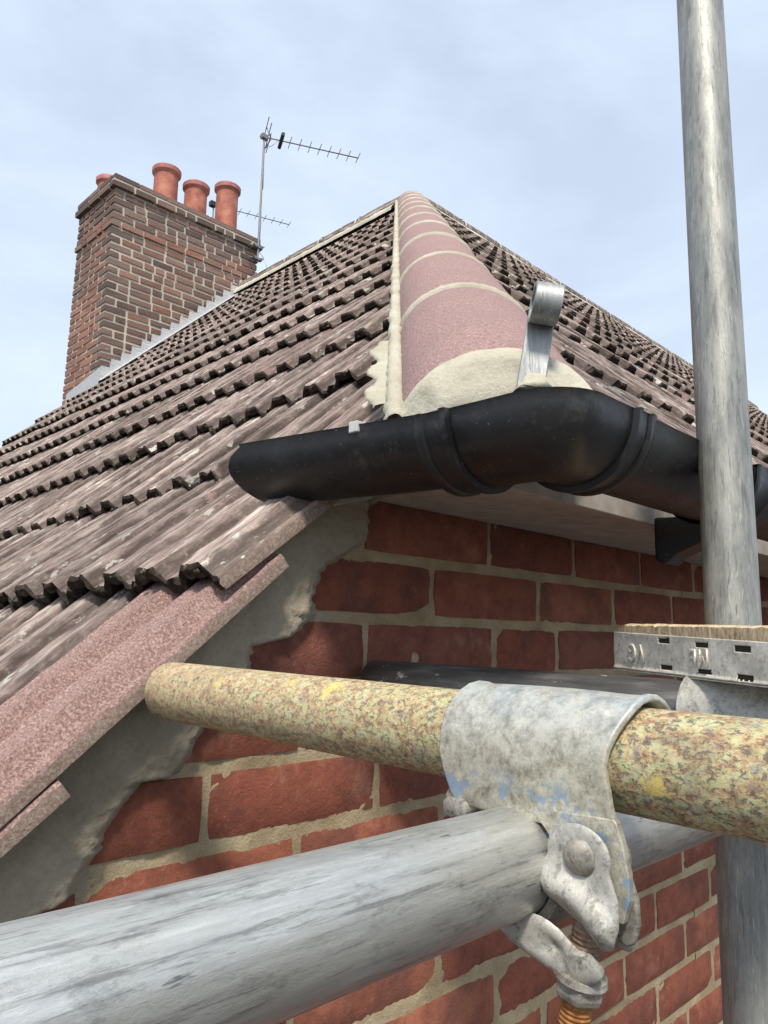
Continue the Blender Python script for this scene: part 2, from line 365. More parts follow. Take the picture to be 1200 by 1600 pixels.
# ------------------------------------------------------------------ brick wall
WY = .65; H0 = .0922; CB = .075; MOD = .232
wall = thing('brick_wall', 'red brick gable wall with pale mortar joints under the gutter', 'wall', (.2, WY, -4.6))
def roofA(x): return .957*x-.367
def brick_mesh(name, w, h, d, seed, mat, rough=1., nx=9, nzv=4):
    rr = random.Random(seed); v, f = [], []
    gx, gz = nx, nzv
    for j in range(gz+1):
        for i in range(gx+1):
            a, b = i/gx, j/gz
            # corners rounded, outline ragged
            e = min(min(a, 1-a)*w, min(b, 1-b)*h)
            x = a*w; z = b*h
            x += nz(seed*3.1, b*h*60, 1)*.0010*rough if i in (0, gx) else 0
            z += nz(seed*1.7, a*w*40, 5 if j else 9)*.0010*rough if j in (0, gz) else 0
            if (i in (0, gx)) and (j in (0, gz)):
                x += (.0012 if i == 0 else -.0012)*rough; z += (.0012 if j == 0 else -.0012)*rough
            y = (.0050 if (i in (0, gx) or j in (0, gz)) else 0)+nz(a*w*30+seed*7, b*h*30, seed)*.0012*rough+nz(a*w*90+seed*7, b*h*90, seed)*.0006*rough
            v.append((x, y, z))
    n = (gx+1)
    for j in range(gz):
        for i in range(gx): f.append((j*n+i, j*n+i+1, (j+1)*n+i+1, (j+1)*n+i))
    ring = [i for i in range(n)]+[j*n+gx for j in range(1, gz+1)]+[gz*n+i for i in range(gx-1, -1, -1)]+[j*n for j in range(gz-1, 0, -1)]
    k = len(v); v += [(v[i][0], d, v[i][2]) for i in ring]; m_ = len(ring)
    for q in range(m_): f.append((ring[q], k+q, k+(q+1) % m_, ring[(q+1) % m_]))
    f.append(tuple(range(k, k+m_))[::-1])
    return mesh(name, v, f, mat, True, None, 50)
BCACHE = {}
def get_brick(w, seed, mat, rough=1.):
    key = (round(w, 3), seed, mat.name, rough)
    if key not in BCACHE: BCACHE[key] = brick_mesh('brick', w, .0620, .05, seed, mat, rough, 4 if w < .13 else 9 if w > .1 else 4)
    return BCACHE[key]
JT = .0125
joints = {1: [.405, .621, .873, 1.037, 1.303], 0: [.50, .74, .985, 1.22], -1: [.61, .86, 1.09]}
far_parts = []
for k in range(-1, 62):                                  # course k spans the beds k-? : top bed of course k is H0-CB*(k)
    ztop = H0-CB*k-JT/2+ (0 if k >= 0 else 0)
    zb = ztop-.0620
    zc = (ztop+zb)/2
    off = .879 if k % 2 == 1 else .763                   # stretcher bond, read off the photograph
    js = [off+MOD*i for i in range(-8, 40)]
    if k in joints:
        L_ = joints[k]; js = [L_[0]-MOD*i for i in range(6, 0, -1)]+L_+[L_[-1]+MOD*i for i in range(1, 30)]
    for a, b in zip(js, js[1:]):
        w = b-a-.0105; w = round(w/.002)*.002; xm = (a+b)/2
        if roofA(b) < zb+.006: continue
        cut = roofA(a) < ztop+.004
        if xm > 8.5: continue
        inview = k <= 13 and .15 < xm < 3.35 and zc > -1.24*WY*1.05 and zc > (-.47-.945*(xm/WY-.37))*WY-.12
        if inview:
            mat = MBS if (k in (0, 1) and xm < .66) or (k == 3 and .6 < xm < .7) else MB
            bme = get_brick(w, random.randint(0, 7), mat, 1.7 if mat is MBS else 1.)
            if cut:
                bme = bme.copy(); bm = bmesh.new(); bm.from_mesh(bme)
                bmesh.ops.bisect_plane(bm, geom=bm.verts[:]+bm.edges[:]+bm.faces[:], plane_co=(0, 0, roofA(a+JT/2)-.004-zb), plane_no=Vector((-.957, 0, 1)), clear_outer=True)
                nf = len(bm.faces); bm.to_mesh(bme); bm.free()
                if nf < 4: continue
            o = add('brick', bme, wall,
                    (a+.0052, WY+random.uniform(-.0018, .0018), zb+random.uniform(-.001, .001)))
            if k < 0: o.scale = (1, 1, .0605/.0605)
        elif roofA(a) > ztop-.02:
            far_parts.append(box(a+JT/2, b-JT/2, WY, WY+.05, zb, ztop))
v, f = join(far_parts)
o = add('brickwork', mesh('brickwork', v, f, MB), wall, (0, 0, 0)); o['kind'] = 'stuff'
# mortar bed, displaced, close region fine / far region coarse
def grid(x0, x1, nx, z0, z1, nzc, fn):
    v = [fn(x0+(x1-x0)*i/nx, z0+(z1-z0)*j/nzc) for j in range(nzc+1) for i in range(nx+1)]
    f = [(j*(nx+1)+i, j*(nx+1)+i+1, (j+1)*(nx+1)+i+1, (j+1)*(nx+1)+i) for j in range(nzc) for i in range(nx)]
    return v, f
def mort(x, z):
    d = .0060+fr(x, z, 0, 22, 4)*.0016+nz(x, z, 3, 110)*.0009+nz(x, z, 8, 260)*.0005
    return (x, WY+max(d, -.0002), z)
v, f = grid(.0, 1.5, 320, -.86, .2, 230, mort)
f = [q for q in f if v[q[2]][2] < roofA(v[q[0]][0])+.008]
a_ = add('mortar_joints', mesh('mortar', v, f, MMORT, True), wall, (0, 0, 0))
v, f = join([grid(1.5, 9, 150, -.86, .2, 20, lambda x, z: (x, WY+.005+nz(x, z, 0, 30)*.002, z)), box(-.5, 9, WY+.006, WY+.25, -4.6, -.858),
             prism([(-.5, WY+.03, -.857), (9, WY+.03, -.857), (9, WY+.03, .155), (.55, WY+.03, .140), (.40, WY+.03, 0), (-.5, WY+.03, -.857)][:5], (0, 1, 0), .2)])
add('wall_core', mesh('wall_core', v, f, MMORT), wall, (0, 0, 0))
# cement render under the verge: its ragged right edge taken from the photograph, in wall coordinates
edge_px = [(572, 700), (575, 770), (572, 845), (505, 885), (487, 925), (490, 960), (455, 995), (395, 1010), (385, 1045), (345, 1110), (320, 1135), (292, 1180),
           (272, 1212), (215, 1222), (170, 1288), (148, 1328), (122, 1370), (88, 1412), (-10, 1450), (-150, 1560), (-300, 1700)]
edge = [on(px, py, 1, WY) for px, py in edge_px]; edge = [(p.x, p.z) for p in edge][::-1]
def edge_x(z):
    if z <= edge[0][1]: return edge[0][0]
    for (xa, za), (xb, zb) in zip(edge, edge[1:]):
        if za <= z <= zb: return xa+(xb-xa)*(z-za)/max(1e-6, zb-za)
    return edge[-1][0]
def rend(x, z):
    e = edge_x(z)+fr(0, z, 2, 34, 5)*.008+nz(0, z, 0, 130)*.004
    s = (e-x)
    h = sm(-.004, .014, s)*.012-.006*(1-sm(-.012, .0, s))+fr(x, z, 5, 14, 4)*.0035*sm(-.002, .03, s)+fr(x, z, 9, 75, 4)*.0016+max(0, fr(x, z, 31, 120, 3))*.006*(1-sm(.0, .05, s))*sm(-.004, .006, s)
    # a few cracks
    cr_ = abs(nz(x, z, 11, 11)+.12*nz(x, z, 2, 60)); h -= .0035*(1-sm(0, .012, cr_))*sm(.0, .02, s)*(1 if nz(x, z, 20, 5) > .05 else 0)
    return (x, WY-h, z)
v, f = [], []
NX, NZ = 230, 250
x0, x1, z0, z1 = -.12, .72, -.62, .20
vid = {}
for j in range(NZ):
    for i in range(NX):
        x = x0+(x1-x0)*i/NX; z = z0+(z1-z0)*j/NZ
        if x-edge_x(z) > .03 or z > roofA(x)+.012: continue
        q = []
        for di, dj in ((0, 0), (1, 0), (1, 1), (0, 1)):
            key = (i+di, j+dj)
            if key not in vid:
                vid[key] = len(v); v.append(rend(x0+(x1-x0)*key[0]/NX, z0+(z1-z0)*key[1]/NZ))
            q.append(vid[key])
        f.append(tuple(q))
add('cement_render', mesh('render', v, f, MREND, True), wall, (0, 0, 0), 'smeared grey cement render with a ragged edge under the roof verge')
# lumps of mortar that stick out
for px, py, s in ((648, 1030, .006), (752, 1252, .010), (745, 1290, .007), (610, 1060, .005)):
    p = on(px, py, 1, WY); vv, ff = lathe((p.x, WY+.004, p.z), (0, -1, 0), [(0, s*1.3), (s*.6, s*1.1), (s, s*.7), (s*1.3, s*.2)], 9)
    vv = [q+Vector((nz(q.x, q.y, q.z, 150), nz(q.z, q.x, q.y, 150), nz(q.y, q.z, q.x, 150)))*s*.9 for q in vv]
    add('mortar_lump', mesh('mortar_lump', vv, ff, MMORT, True), wall, (0, 0, 0))

# ------------------------------------------------------------------ tiled roof
roof = thing('tiled_roof', 'hipped roof of ribbed concrete tiles with pink rounded hip tiles', 'roof', (.39, .605, .035))
C0 = .15                                                  # hip line in plan: x = y + C0
PERIOD, COVER, TLEN = .088, .176, .37
def rib(t):
    t %= PERIOD
    if t < .024: return .0012*math.sin(t/.024*math.pi)
    if t < .034: return .0172*(t-.024)/.010
    if t < .067: return .0172-.0010*math.sin((t-.034)/.033*math.pi)
    if t < .078: return .0172*(.078-t)/.011
    return 0.
def tile_mesh(seed, nu, nv, amp, verge=False):
    us = []
    keys = [0, .012, .024, .029, .034, .050, .067, .0725, .078, .088]
    for b in (0, PERIOD):
        for a, c in zip(keys, keys[1:]):
            for q in range(nu): us.append(b+a+(c-a)*q/nu)
    us.append(COVER-.0012)
    T = .0150
    vs = [0, .004, .012]+[.012+(TLEN-.012)*((i+1)/nv) for i in range(nv)]
    top, bot = [], []
    for j, vv in enumerate(vs):
        for u in us:
            h = rib(u); e = 0
            if j == 0: e = -.004
            jag = (nz(u*55, seed*3.3, 0)*.005+nz(u*170, seed*5.1, 0)*.003)*amp if j == 0 else 0
            dz = (fr(u*26+seed*11, vv*7, seed, 1, 3)*.0016+fr(u*110+seed*11, vv*50, seed, 1, 3)*.0007)*amp
            chip = -.006*max(0, nz(u*45, vv*45+seed*9, 3)-.32)*3*amp if vv < .03 else 0
            sidelap = -.003 if (u < .002 or u > COVER-.003) else 0
            top.append((u, vv+jag, T+h+e+dz+chip+sidelap))
            uh = h if not verge else h*.9
            bot.append((u, vv+jag*1.2+(.003 if j == 0 else 0), uh+(nz(u*90, seed, 7)*.0015*amp if j == 0 else 0)))
    n = len(us); f = []; idx = []; N = len(top); v = top+bot
    nvv = len(vs)
    for j in range(nvv-1):
        for i in range(n-1):
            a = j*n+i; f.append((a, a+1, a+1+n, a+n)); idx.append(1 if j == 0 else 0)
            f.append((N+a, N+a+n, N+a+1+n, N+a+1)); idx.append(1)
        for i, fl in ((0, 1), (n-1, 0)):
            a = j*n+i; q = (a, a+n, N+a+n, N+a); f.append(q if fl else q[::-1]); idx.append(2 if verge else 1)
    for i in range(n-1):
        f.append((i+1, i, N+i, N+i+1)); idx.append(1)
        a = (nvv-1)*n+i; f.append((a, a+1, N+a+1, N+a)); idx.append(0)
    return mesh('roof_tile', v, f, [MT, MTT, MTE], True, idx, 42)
NEAR = [tile_mesh(s, 3, 34, 1.5) for s in range(5)]
MID = [tile_mesh(s+10, 1, 5, 1.2) for s in range(5)]
FAR = [tile_mesh(s+20, 1, 1, 1.0) for s in range(4)]
VERGE = [tile_mesh(s+40, 3, 40, 1.5, True) for s in range(3)]
PH = R(43.75); GA = .268
rowsA = [(-.45, -.742, R(40)), (-.24, -.541, R(40)), (-.03, -.358, R(38.5)), (.18, -.174, R(40)), (.39, .035, R(37.0))]
rowsA += [(.6136+GA*math.cos(PH)*i, .2202+GA*math.sin(PH)*i, R(40)) for i in range(0, 14)]
YE = 5.1; RX, RZ = 3.33, 2.82
rowsA = [r for r in rowsA if r[0] < RX-.10]
RY = RX-C0
yB0 = .665
rowsB = [(.42, .238, R(39)), (.615, .4136, R(41.2))]+[(yB0+GA*math.cos(PH)*i, .957*yB0-.175+GA*math.sin(PH)*i, R(40)) for i in range(1, 13)]
rowsB = [r for r in rowsB if r[0] < RY-.10]
cand = []
def basis(side, phi, rz=0.):
    if side == 'A': u = Vector((0, -1, 0)); vv = Vector((math.cos(phi), 0, math.sin(phi)))
    else: u = Vector((1, 0, 0)); vv = Vector((0, math.cos(phi), math.sin(phi)))
    w = u.cross(vv); q = Matrix((u, vv, w)).transposed(); return q @ Matrix.Rotation(rz, 3, 'Z')
for side, rows in (('A', rowsA), ('B', rowsB)):
    for ri, (s, z, phi) in enumerate(rows):
        j = 0
        while True:
            if side == 'A':
                y1 = .605+COVER*(j+1); org = Vector((s, y1, z)); lo = y1-COVER
                if lo > YE-.05: break
                cl = s+TLEN*.75 > lo+C0-.02; skip = s+TLEN*.6 > 0 and (s-.0 > y1+C0-.03)
                frame_ok = (lo < 3.55*max(s+.28, .05)+.3) or s < .1
                if s < .1 and lo > 2.0: frame_ok = False
            else:
                xx = .5+COVER*j; org = Vector((xx, s, z)); lo = xx
                if xx > 9.6: break
                cl = xx < s+C0+TLEN*.78+.02; skip = xx+COVER < s+C0+.03
                frame_ok = True
                if xx > 3.3*(s+.27)+.5: frame_ok = False
            j += 1
            if skip or not frame_ok: continue
            if side == 'A': org.z -= min(2.6, max(0, org.y-.75))*.032*max(0, min(1, 1-(s-.4)/1.2))
            org += Vector((random.uniform(-.0035, .0035), random.uniform(-.0035, .0035), random.uniform(-.0008, .0026)))
            mtx = basis(side, phi+R(random.uniform(-.5, .5)), R(random.uniform(-.8, .8)))
            c = org+mtx @ Vector((.088, .15, 0)); dist = c.length
            # facing-weighted size on screen
            nrm = mtx @ Vector((0, 0, 1)); size = max(.05, abs((c/dist).dot(nrm)))/dist**2
            depth = c.dot(AX[2]); sx = 600+FOC*c.dot(AX[0])/max(.05, depth); sy = 800-FOC*c.dot(AX[1])/max(.05, depth)
            if depth < .1 or sx < -250 or sx > 1300: size *= .01
            cand.append((size, side, ri, j-1, org, mtx, cl, dist))
cand.sort(key=lambda q: -q[0])
def clipped(me, mtx, org, side):
    bm = bmesh.new(); bm.from_mesh(me)
    n_w = Vector((1, -1, 0)).normalized(); p_w = Vector((C0, 0, 0))+Vector((1, -1, 0))*(.018 if side == 'B' else -.018)
    if side == 'B': n_w = -n_w
    inv = mtx.transposed(); bmesh.ops.bisect_plane(bm, geom=bm.verts[:]+bm.edges[:]+bm.faces[:], plane_co=inv @ (p_w-org), plane_no=inv @ n_w, clear_outer=True)
    if not bm.faces: bm.free(); return None
    m2 = me.copy(); bm.to_mesh(m2); bm.free(); return m2
rest_v, rest_f, rest_i = [], [], []
moss = []
cnt = 0
for size, side, ri, j, org, mtx, cl, dist in cand:
    verge = side == 'A' and j == 0
    if verge and dist < 2: me = random.choice(VERGE)
    else: me = random.choice(NEAR if dist < 1.9 else MID if dist < 3.6 else FAR)
    if cl:
        me = clipped(me, mtx, org, side)
        if me is None: continue
    if dist < 3.2:                                        # moss and grit caught along the tails
        for q in range(random.randint(2, 7)):
            uu = random.uniform(.004, COVER-.006); hh = rib(uu)+.0145; r_ = random.uniform(.0015, .0042)*(1.3 if random.random() < .2 else 1)
            p_ = org+mtx @ Vector((uu, random.uniform(-.002, .012), hh-r_*.2-(random.random()**2)*.012))
            if abs(p_.x-p_.y-C0) > .16 and (p_.x-p_.y-C0 > 0) == (side == 'B'):
                a_, b_ = lathe(p_-Vector((0, 0, r_)), (0, 0, 1), [(0, r_*.5), (r_*.5, r_), (r_*1.1, r_*.9), (r_*1.7, r_*.3)], 6)
                a_ = [t+Vector((nz(t.x, t.y, t.z, 400), nz(t.y, t.z, t.x, 400), nz(t.z, t.x, t.y, 400)))*r_*.7 for t in a_]; moss.append((a_, b_))
    if cnt < 292:
        o = add('roof_tile', me, roof, org)
        o.rotation_mode = 'QUATERNION'; o.rotation_quaternion = mtx.to_quaternion()
        d = random.choice([.38, .45, .5, .6, .7, .8]) if dist < 3 else random.uniform(.4, .75)
        if side == 'A' and ri == 3: d = {0: .14, 1: .62, 2: .4, 3: .8}.get(j, .6)
        if side == 'A' and ri == 4: d = {0: .95, 1: .45, 2: .75, 3: .5}.get(j, .6)
        if side == 'A' and ri == 2: d = .1
        if side == 'B': d = min(d, .55)
        o.color = (d, d, d, 1); cnt += 1
        if side == 'A' and ri == 3 and j == 0: o['label'] = 'clean pink tile at the verge above the yellow tube'
    else:
        base = len(rest_v); rest_v += [tuple(org+mtx @ p.co) for p in me.vertices]
        for p in me.polygons: rest_f.append(tuple(base+i for i in p.vertices)); rest_i.append(p.material_index)
if rest_v:
    o = add('distant_tiles', mesh('distant_tiles', rest_v, rest_f, [MT, MTT, MTE], True, rest_i, 42), roof, (0, 0, 0)); o['kind'] = 'stuff'; o.color = (.55, .55, .55, 1)
def moss_mat():
    m = M('dark moss and lichen crumbs', .95, 0, .2); a = m.noise(90, 4, .7)
    m.col(m.ramp(a, [(.35, (.022, .020, .012)), (.52, (.07, .058, .035)), (.60, (.20, .18, .12)), (.68, (.50, .48, .40))])); return m.m
v, f = join(moss); o = add('moss', mesh('moss', v, f, moss_mat(), True), roof, (0, 0, 0)); o['kind'] = 'stuff'
# underlay and the far slopes
def slab(pts, t=.01):
    n = (Vector(pts[1])-Vector(pts[0])).cross(Vector(pts[2])-Vector(pts[0])).normalized()
    return prism(pts, -n if n.z > 0 else n, t)
dz = -.045
A = lambda x, y: (x, y, .957*x-.367+dz)
B = lambda x, y: (x, y, .957*y-.175-.012)
U = [slab([A(-.4, .68), A(.56, .68), A(RX, RY), A(RX, YE-.02), A(-.4, YE-.02)]),
     slab([B(.62, .47), B(9.6, .47), B(9.6, RY), B(RX, RY)]),
     slab([(RX, RY, RZ-.03), (RX, YE, RZ-.03), (RX+3, YE, RZ-2.9), (RX+3, RY+3, RZ-2.9)]),
     slab([(RX, RY, RZ-.03), (RX+3, RY+3, RZ-2.9), (9.6, RY+3, RZ-2.9), (9.6, RY, RZ-.03)])]
v, f = join(U); add('roofing_underlay', mesh('underlay', v, f, MUNDER), roof, (0, 0, 0))
# hip tiles
hd = Vector((1, 1, .957)).normalized(); hl = Vector((1, -1, 0)).normalized(); hn = hl.cross(hd)
def hip_pt(t): return Vector((t+C0, t, .957*t-.175))
def half_tile(p, d, l, n, ln, rad, rise, th, mat, seed, half=1., nseg=22, nlen=10, lip=0):
    v, f = [], []
    for layer in (0, 1):
        for j in range(nlen+1):
            s = ln*j/nlen
            for k in range(nseg+1):
                a = -math.pi/2*half+math.pi*half*k/nseg
                rr = 1.0; e = fr(a*3+seed, s*20, seed, 1, 3)*.0012
                rx = rad-(th if layer else 0); rz = rise+.03-(th if layer else 0)
                edge_ = -.003 if (layer == 0 and j in (0, nlen)) else 0
                q = p+d*s+l*((rx+e+edge_)*math.sin(a))+n*((rz+e+edge_)*math.cos(a)-.03)
                v.append(q)
    n1_ = nseg+1; N = n1_*(nlen+1)
    for j in range(nlen):
        for k in range(nseg):
            a = j*n1_+k; f.append((a, a+1, a+1+n1_, a+n1_)); f.append((N+a, N+a+n1_, N+a+1+n1_, N+a+1))
        for k in (0, nseg):
            a = j*n1_+k; f.append((a, a+n1_, N+a+n1_, N+a))
    for k in range(nseg):
        f.append((k, k+1, N+k+1, N+k)); a = nlen*n1_+k; f.append((a, a+1, N+a+1, N+a))
    return fixn(mesh('half_tile', v, f, mat, True, None, 40))
HT = [.408]+[.66+.262*i for i in range(0, 12)]
HT = [t for t in HT if t < RY+.05]
for i, t in enumerate(HT):
    t2 = HT[i+1] if i+1 < len(HT) else RY+.02
    if t2-t < .08: continue
    ln = (hip_pt(t2)-hip_pt(t)).length-.006; p = hip_pt(t)+hn*random.uniform(0, .002)
    add('hip_tile', half_tile(p, hd, hl, hn, ln, .098, .050, .014, MH, i*3.7, nseg=26 if i < 3 else 16, nlen=10 if i < 3 else 3), roof, (0, 0, 0))
    # mortar collar between tiles
    if i:
        vv, ff = [], []
        for j, (s, e) in enumerate(((-.016, -.004), (-.011, .0012), (-.004, .0022), (.003, .0015), (.009, -.003))):
            for k in range(41):
                a = -math.pi/2+math.pi*k/40; w_ = nz(k*.7, i*9)*.0045; e2 = e+nz(k*.9+i, j*3.)*.0012
                q = p+hd*(s+w_)+hl*((.098+e2)*math.sin(a))+hn*((.080+e2)*math.cos(a)-.03); vv.append(q)
        ff = [(j*41+k, j*41+k+1, (j+1)*41+k+1, (j+1)*41+k) for j in range(4) for k in range(40)]
        add('mortar_joint', mesh('mortar_joint', vv, ff, MHIPC, True), roof, (0, 0, 0))
def strip(pts, wid, hgt, mat, seed, upv, sidev, amp=1., nseg=8):
    """rough mortar fillet along a path"""
    v, f = [], []; n = len(pts)
    for i, p in enumerate(pts):
        p = Vector(p); ww = wid*(1+.45*fr(i*.35, seed, 0, 1, 3)*amp); hh = hgt*(1+.4*nz(i*.5, seed, 4)*amp)
        for k in range(nseg+1):
            a = math.pi*k/nseg
            q = p+sidev*(-ww*math.cos(a)+nz(i*.8, k, seed)*wid*.25*amp)+upv*(hh*math.sin(a)**.7+nz(i*.9, k*.8, seed+3)*hgt*.25*amp-.004)
            v.append(q)
    m_ = nseg+1
    f = [(i*m_+k, i*m_+k+1, (i+1)*m_+k+1, (i+1)*m_+k) for i in range(n-1) for k in range(nseg)]
    return mesh('mortar_fillet', v, f, mat, True)
nA = Vector((-math.sin(PH), 0, math.cos(PH))); nB = Vector((0, -math.sin(PH), math.cos(PH)))
ts = [.40+(RY-.40)*(i/150)**1.5 for i in range(151)]
ptsA = [hip_pt(t)-hl*.100-hn*.018+nA*.004 for t in ts]
add('mortar_fillet', strip(ptsA, .010, .012, MHIPC, 1, hn, -hl, .8), roof, (0, 0, 0))
ptsB = [hip_pt(t)+hl*.099-hn*.022 for t in ts]
add('mortar_fillet', strip(ptsB, .008, .014, MHIPC, 5, hn, hl), roof, (0, 0, 0))
# cement that fills the open end of the lowest hip tile and runs down behind the gutter
OXc, OYc = .4935, .304      # keep the cement inside the gutter's front rim
def end_cement():
    v, f = [], []; K = 40; J = 16; p = hip_pt(.408)
    outd = (-hd).normalized()
    for j in range(J+1):
        s = j/J
        for k in range(K+1):
            a = -math.pi/2+math.pi*k/K
            top = p+hl*(.1005*math.sin(a))+hn*(.083*math.cos(a)-.031)+outd*.001
            # foot line: wider, lower and a little forward, over the corner of the eaves
            ft = Vector((p.x+.006, p.y+.006, .165))+hl*(.135*math.sin(a))+Vector((-.707, -.707, 0))*(.044*math.cos(a)-.012)
            q = top.lerp(ft, s); q += Vector((-.6, -.6, .2))*(.010*math.sin(math.pi*s)+fr(k*.16, s*2.2, 0, 1, 4)*.004)
            if j == 0: q = top+hd*(.010+.010*fr(k*.22, 3, 0, 1, 4))+hn*.0005*nz(k*.9, 1)
            if s > 0: q.x = max(q.x, OXc+nz(k*.5, j*.5)*.002); q.y = max(q.y, OYc+nz(k*.5, j*.5, 4)*.002)
            v.append(q)
    f = [(j*(K+1)+k, j*(K+1)+k+1, (j+1)*(K+1)+k+1, (j+1)*(K+1)+k) for j in range(J) for k in range(K)]
    return mesh('cement_end', v, f, MENDC, True)
add('cement_end', end_cement(), roof, (0, 0, 0), 'pale smoothed cement closing the foot of the hip')
# smear of cement spilling over the tiles left of the hip foot
pts = [hip_pt(.395+.22*i/60)-hl*(.112+.006*math.sin(i*.4))-hn*.022+nA*.004 for i in range(12, 61)]
add('mortar_fillet', strip(pts, .016, .006, MHIPC, 11, hn, -hl, .45, 14), roof, (0, 0, 0))
# ridge tiles with the mortar they are bedded in
def ridge(p, d, n, ln):
    l = d.cross(Vector((0, 0, 1))).normalized(); up = Vector((0, 0, 1))
    for i in range(n):
        q = p+d*(ln*i); o = add('ridge_tile', half_tile(q, d, l, up, ln-.008, .098, .050, .014, MRIDGE, i*1.3, nseg=10, nlen=3), roof, (0, 0, 0)); o.color = (.9, .9, .9, 1)
    L_ = ln*n
    for sgn in (1, -1):
        pp = [p+d*(L_*i/60)+l*(.116*sgn)+up*(-.078) for i in range(61)]
        add('mortar_fillet', strip(pp, .040, .030, MCHM, 21+sgn, Vector((0, 0, 1)), (-l*sgn+Vector((0, 0, 1))*.9).normalized(), .6), roof, (0, 0, 0))
    jj = []
    for i in range(1, n):
        vv = []
        for s in (-.014, .006):
            for k in range(13):
                a = -math.pi/2+math.pi*k/12; vv.append(p+d*(ln*i+s)+l*(.100*math.sin(a))+up*(.083*math.cos(a)-.03))
        jj.append((vv, [(k, k+1, 14+k, 13+k) for k in range(12)]))
    v, f = join(jj); add('mortar_joint', mesh('mortar_joint', v, f, MCHM, True), roof, (0, 0, 0))
RT = RZ+.035
ridge(Vector((RX, RY+.05, RT)), Vector((0, 1, 0)), 4, .405)
ridge(Vector((RX, RY+.05+4*.405, RT)), Vector((0, 1, 0)), 1, .30)
ridge(Vector((RX+.05, RY, RT)), Vector((1, 0, 0)), 15, .405)
# eaves boards
def board(name, pts, nrm, t, mat=MPB, label=None):
    v, f = prism(pts, nrm, t); o = add(name, fixn(mesh(name, v, f, mat)), roof, (0, 0, 0), label); bevel(o, .0015); return o
FY = .435; ZF = .146; ZW = .160
board('fascia_board', [(.60, FY, ZF), (.95, FY, ZF), (.95, FY, .262), (.60, FY, .262)], (0, 1, 0), .018)
board('fascia_board', [(.953, FY+.001, ZF-.002), (9.5, FY+.001, ZF-.002), (9.5, FY+.001, .262), (.953, FY+.001, .262)], (0, 1, 0), .018)
board('soffit_board', [(.585, FY+.004, ZF+.003), (.62, WY+.0, ZW), (9.5, WY+.0, ZW), (9.5, FY+.004, ZF+.003)], (0, 0, 1), .01)
board('barge_board', [(.575, .43, ZF+.004), (.585, .66, ZW+.012), (.585, .66, .215), (.575, .43, .25)], (1, 0, 0), .02)
board('barge_board', [(.50, .628, .128), (.60, .628, .156), (.63, .628, .205), (.54, .628, .165)], (0, 1, 0), .012)
# solid mortar under the corner tiles
v, f = prism([(.60, .455, .25), (.66, .455, .25), (.75, .64, .33), (.61, .64, .20)], (0, 0, -1), .05); add('mortar_bed', mesh('mortar_bed', v, f, MENDC), roof, (0, 0, 0))
# ------------------------------------------------------------------ gutter
gut = thing('roof_gutter', 'black half-round plastic gutter turning the corner under the hip', 'gutter', (.481, .29, .15))
GR, GT = .0555, .0028
OX, OY, GZ = .481, .290, .1914
def gut_prof(r, n=18, t=GT, deep=1.0):
    """outer then inner wall: (offset from the front rim, height)"""
    out = [(r*(1-math.cos(math.pi*k/n)), -r*deep*math.sin(math.pi*k/n)) for k in range(n+1)]
    ri = r-t; inn = [(r-ri*math.cos(math.pi*k/n), -ri*deep*math.sin(math.pi*k/n)) for k in range(n+1)]
    return out+[(2*r-.0+.0, .0015)]+[(2*r-t*1.6, .0015)]+inn[::-1][0:]+[(t*1.6, .003), (-.0012, .003)]
def sweep(prof, path_fn, npath, name, mat=MPVC):
    v = []; P = len(prof)
    for j in range(npath):
        for o_, h_ in prof: v.append(path_fn(j, o_, h_))
    f = [(j*P+k, j*P+(k+1) % P, (j+1)*P+(k+1) % P, (j+1)*P+k) for j in range(npath-1) for k in range(P)]
    return fixn(mesh(name, v, f, mat, True, None, 50))
pr = gut_prof(GR-.0015)
xs_ = [OX+.115+i*.25 for i in range(18)]
add('gutter_length', sweep(pr, lambda j, o, h: Vector((xs_[j], OY+.0015+o, GZ+h)), len(xs_), 'gutter_length'), gut, (0, 0, 0))
# the short stub over the left slope
s0, s1 = Vector((.4775, .430, GZ)), Vector((.434, .667, GZ+.001))
sd = (s1-s0).normalized(); sside = Vector((sd.y, -sd.x, 0)).normalized()
if sside.x < 0: sside = -sside
def stub(j, o, h):
    t = j/10; q = s0.lerp(s1, t)+sside*(o+.0015)+Vector((0, 0, h))
    if j == 10: q += sd*(.020*math.sin(math.pi*min(1, max(0, -h)/GR)**.8)*(1 if o < GR else .2))-sd*.004
    return q
add('gutter_length', sweep(pr, stub, 11, 'gutter_stub'), gut, (0, 0, 0), 'short open-ended stub of gutter lying over the left slope')
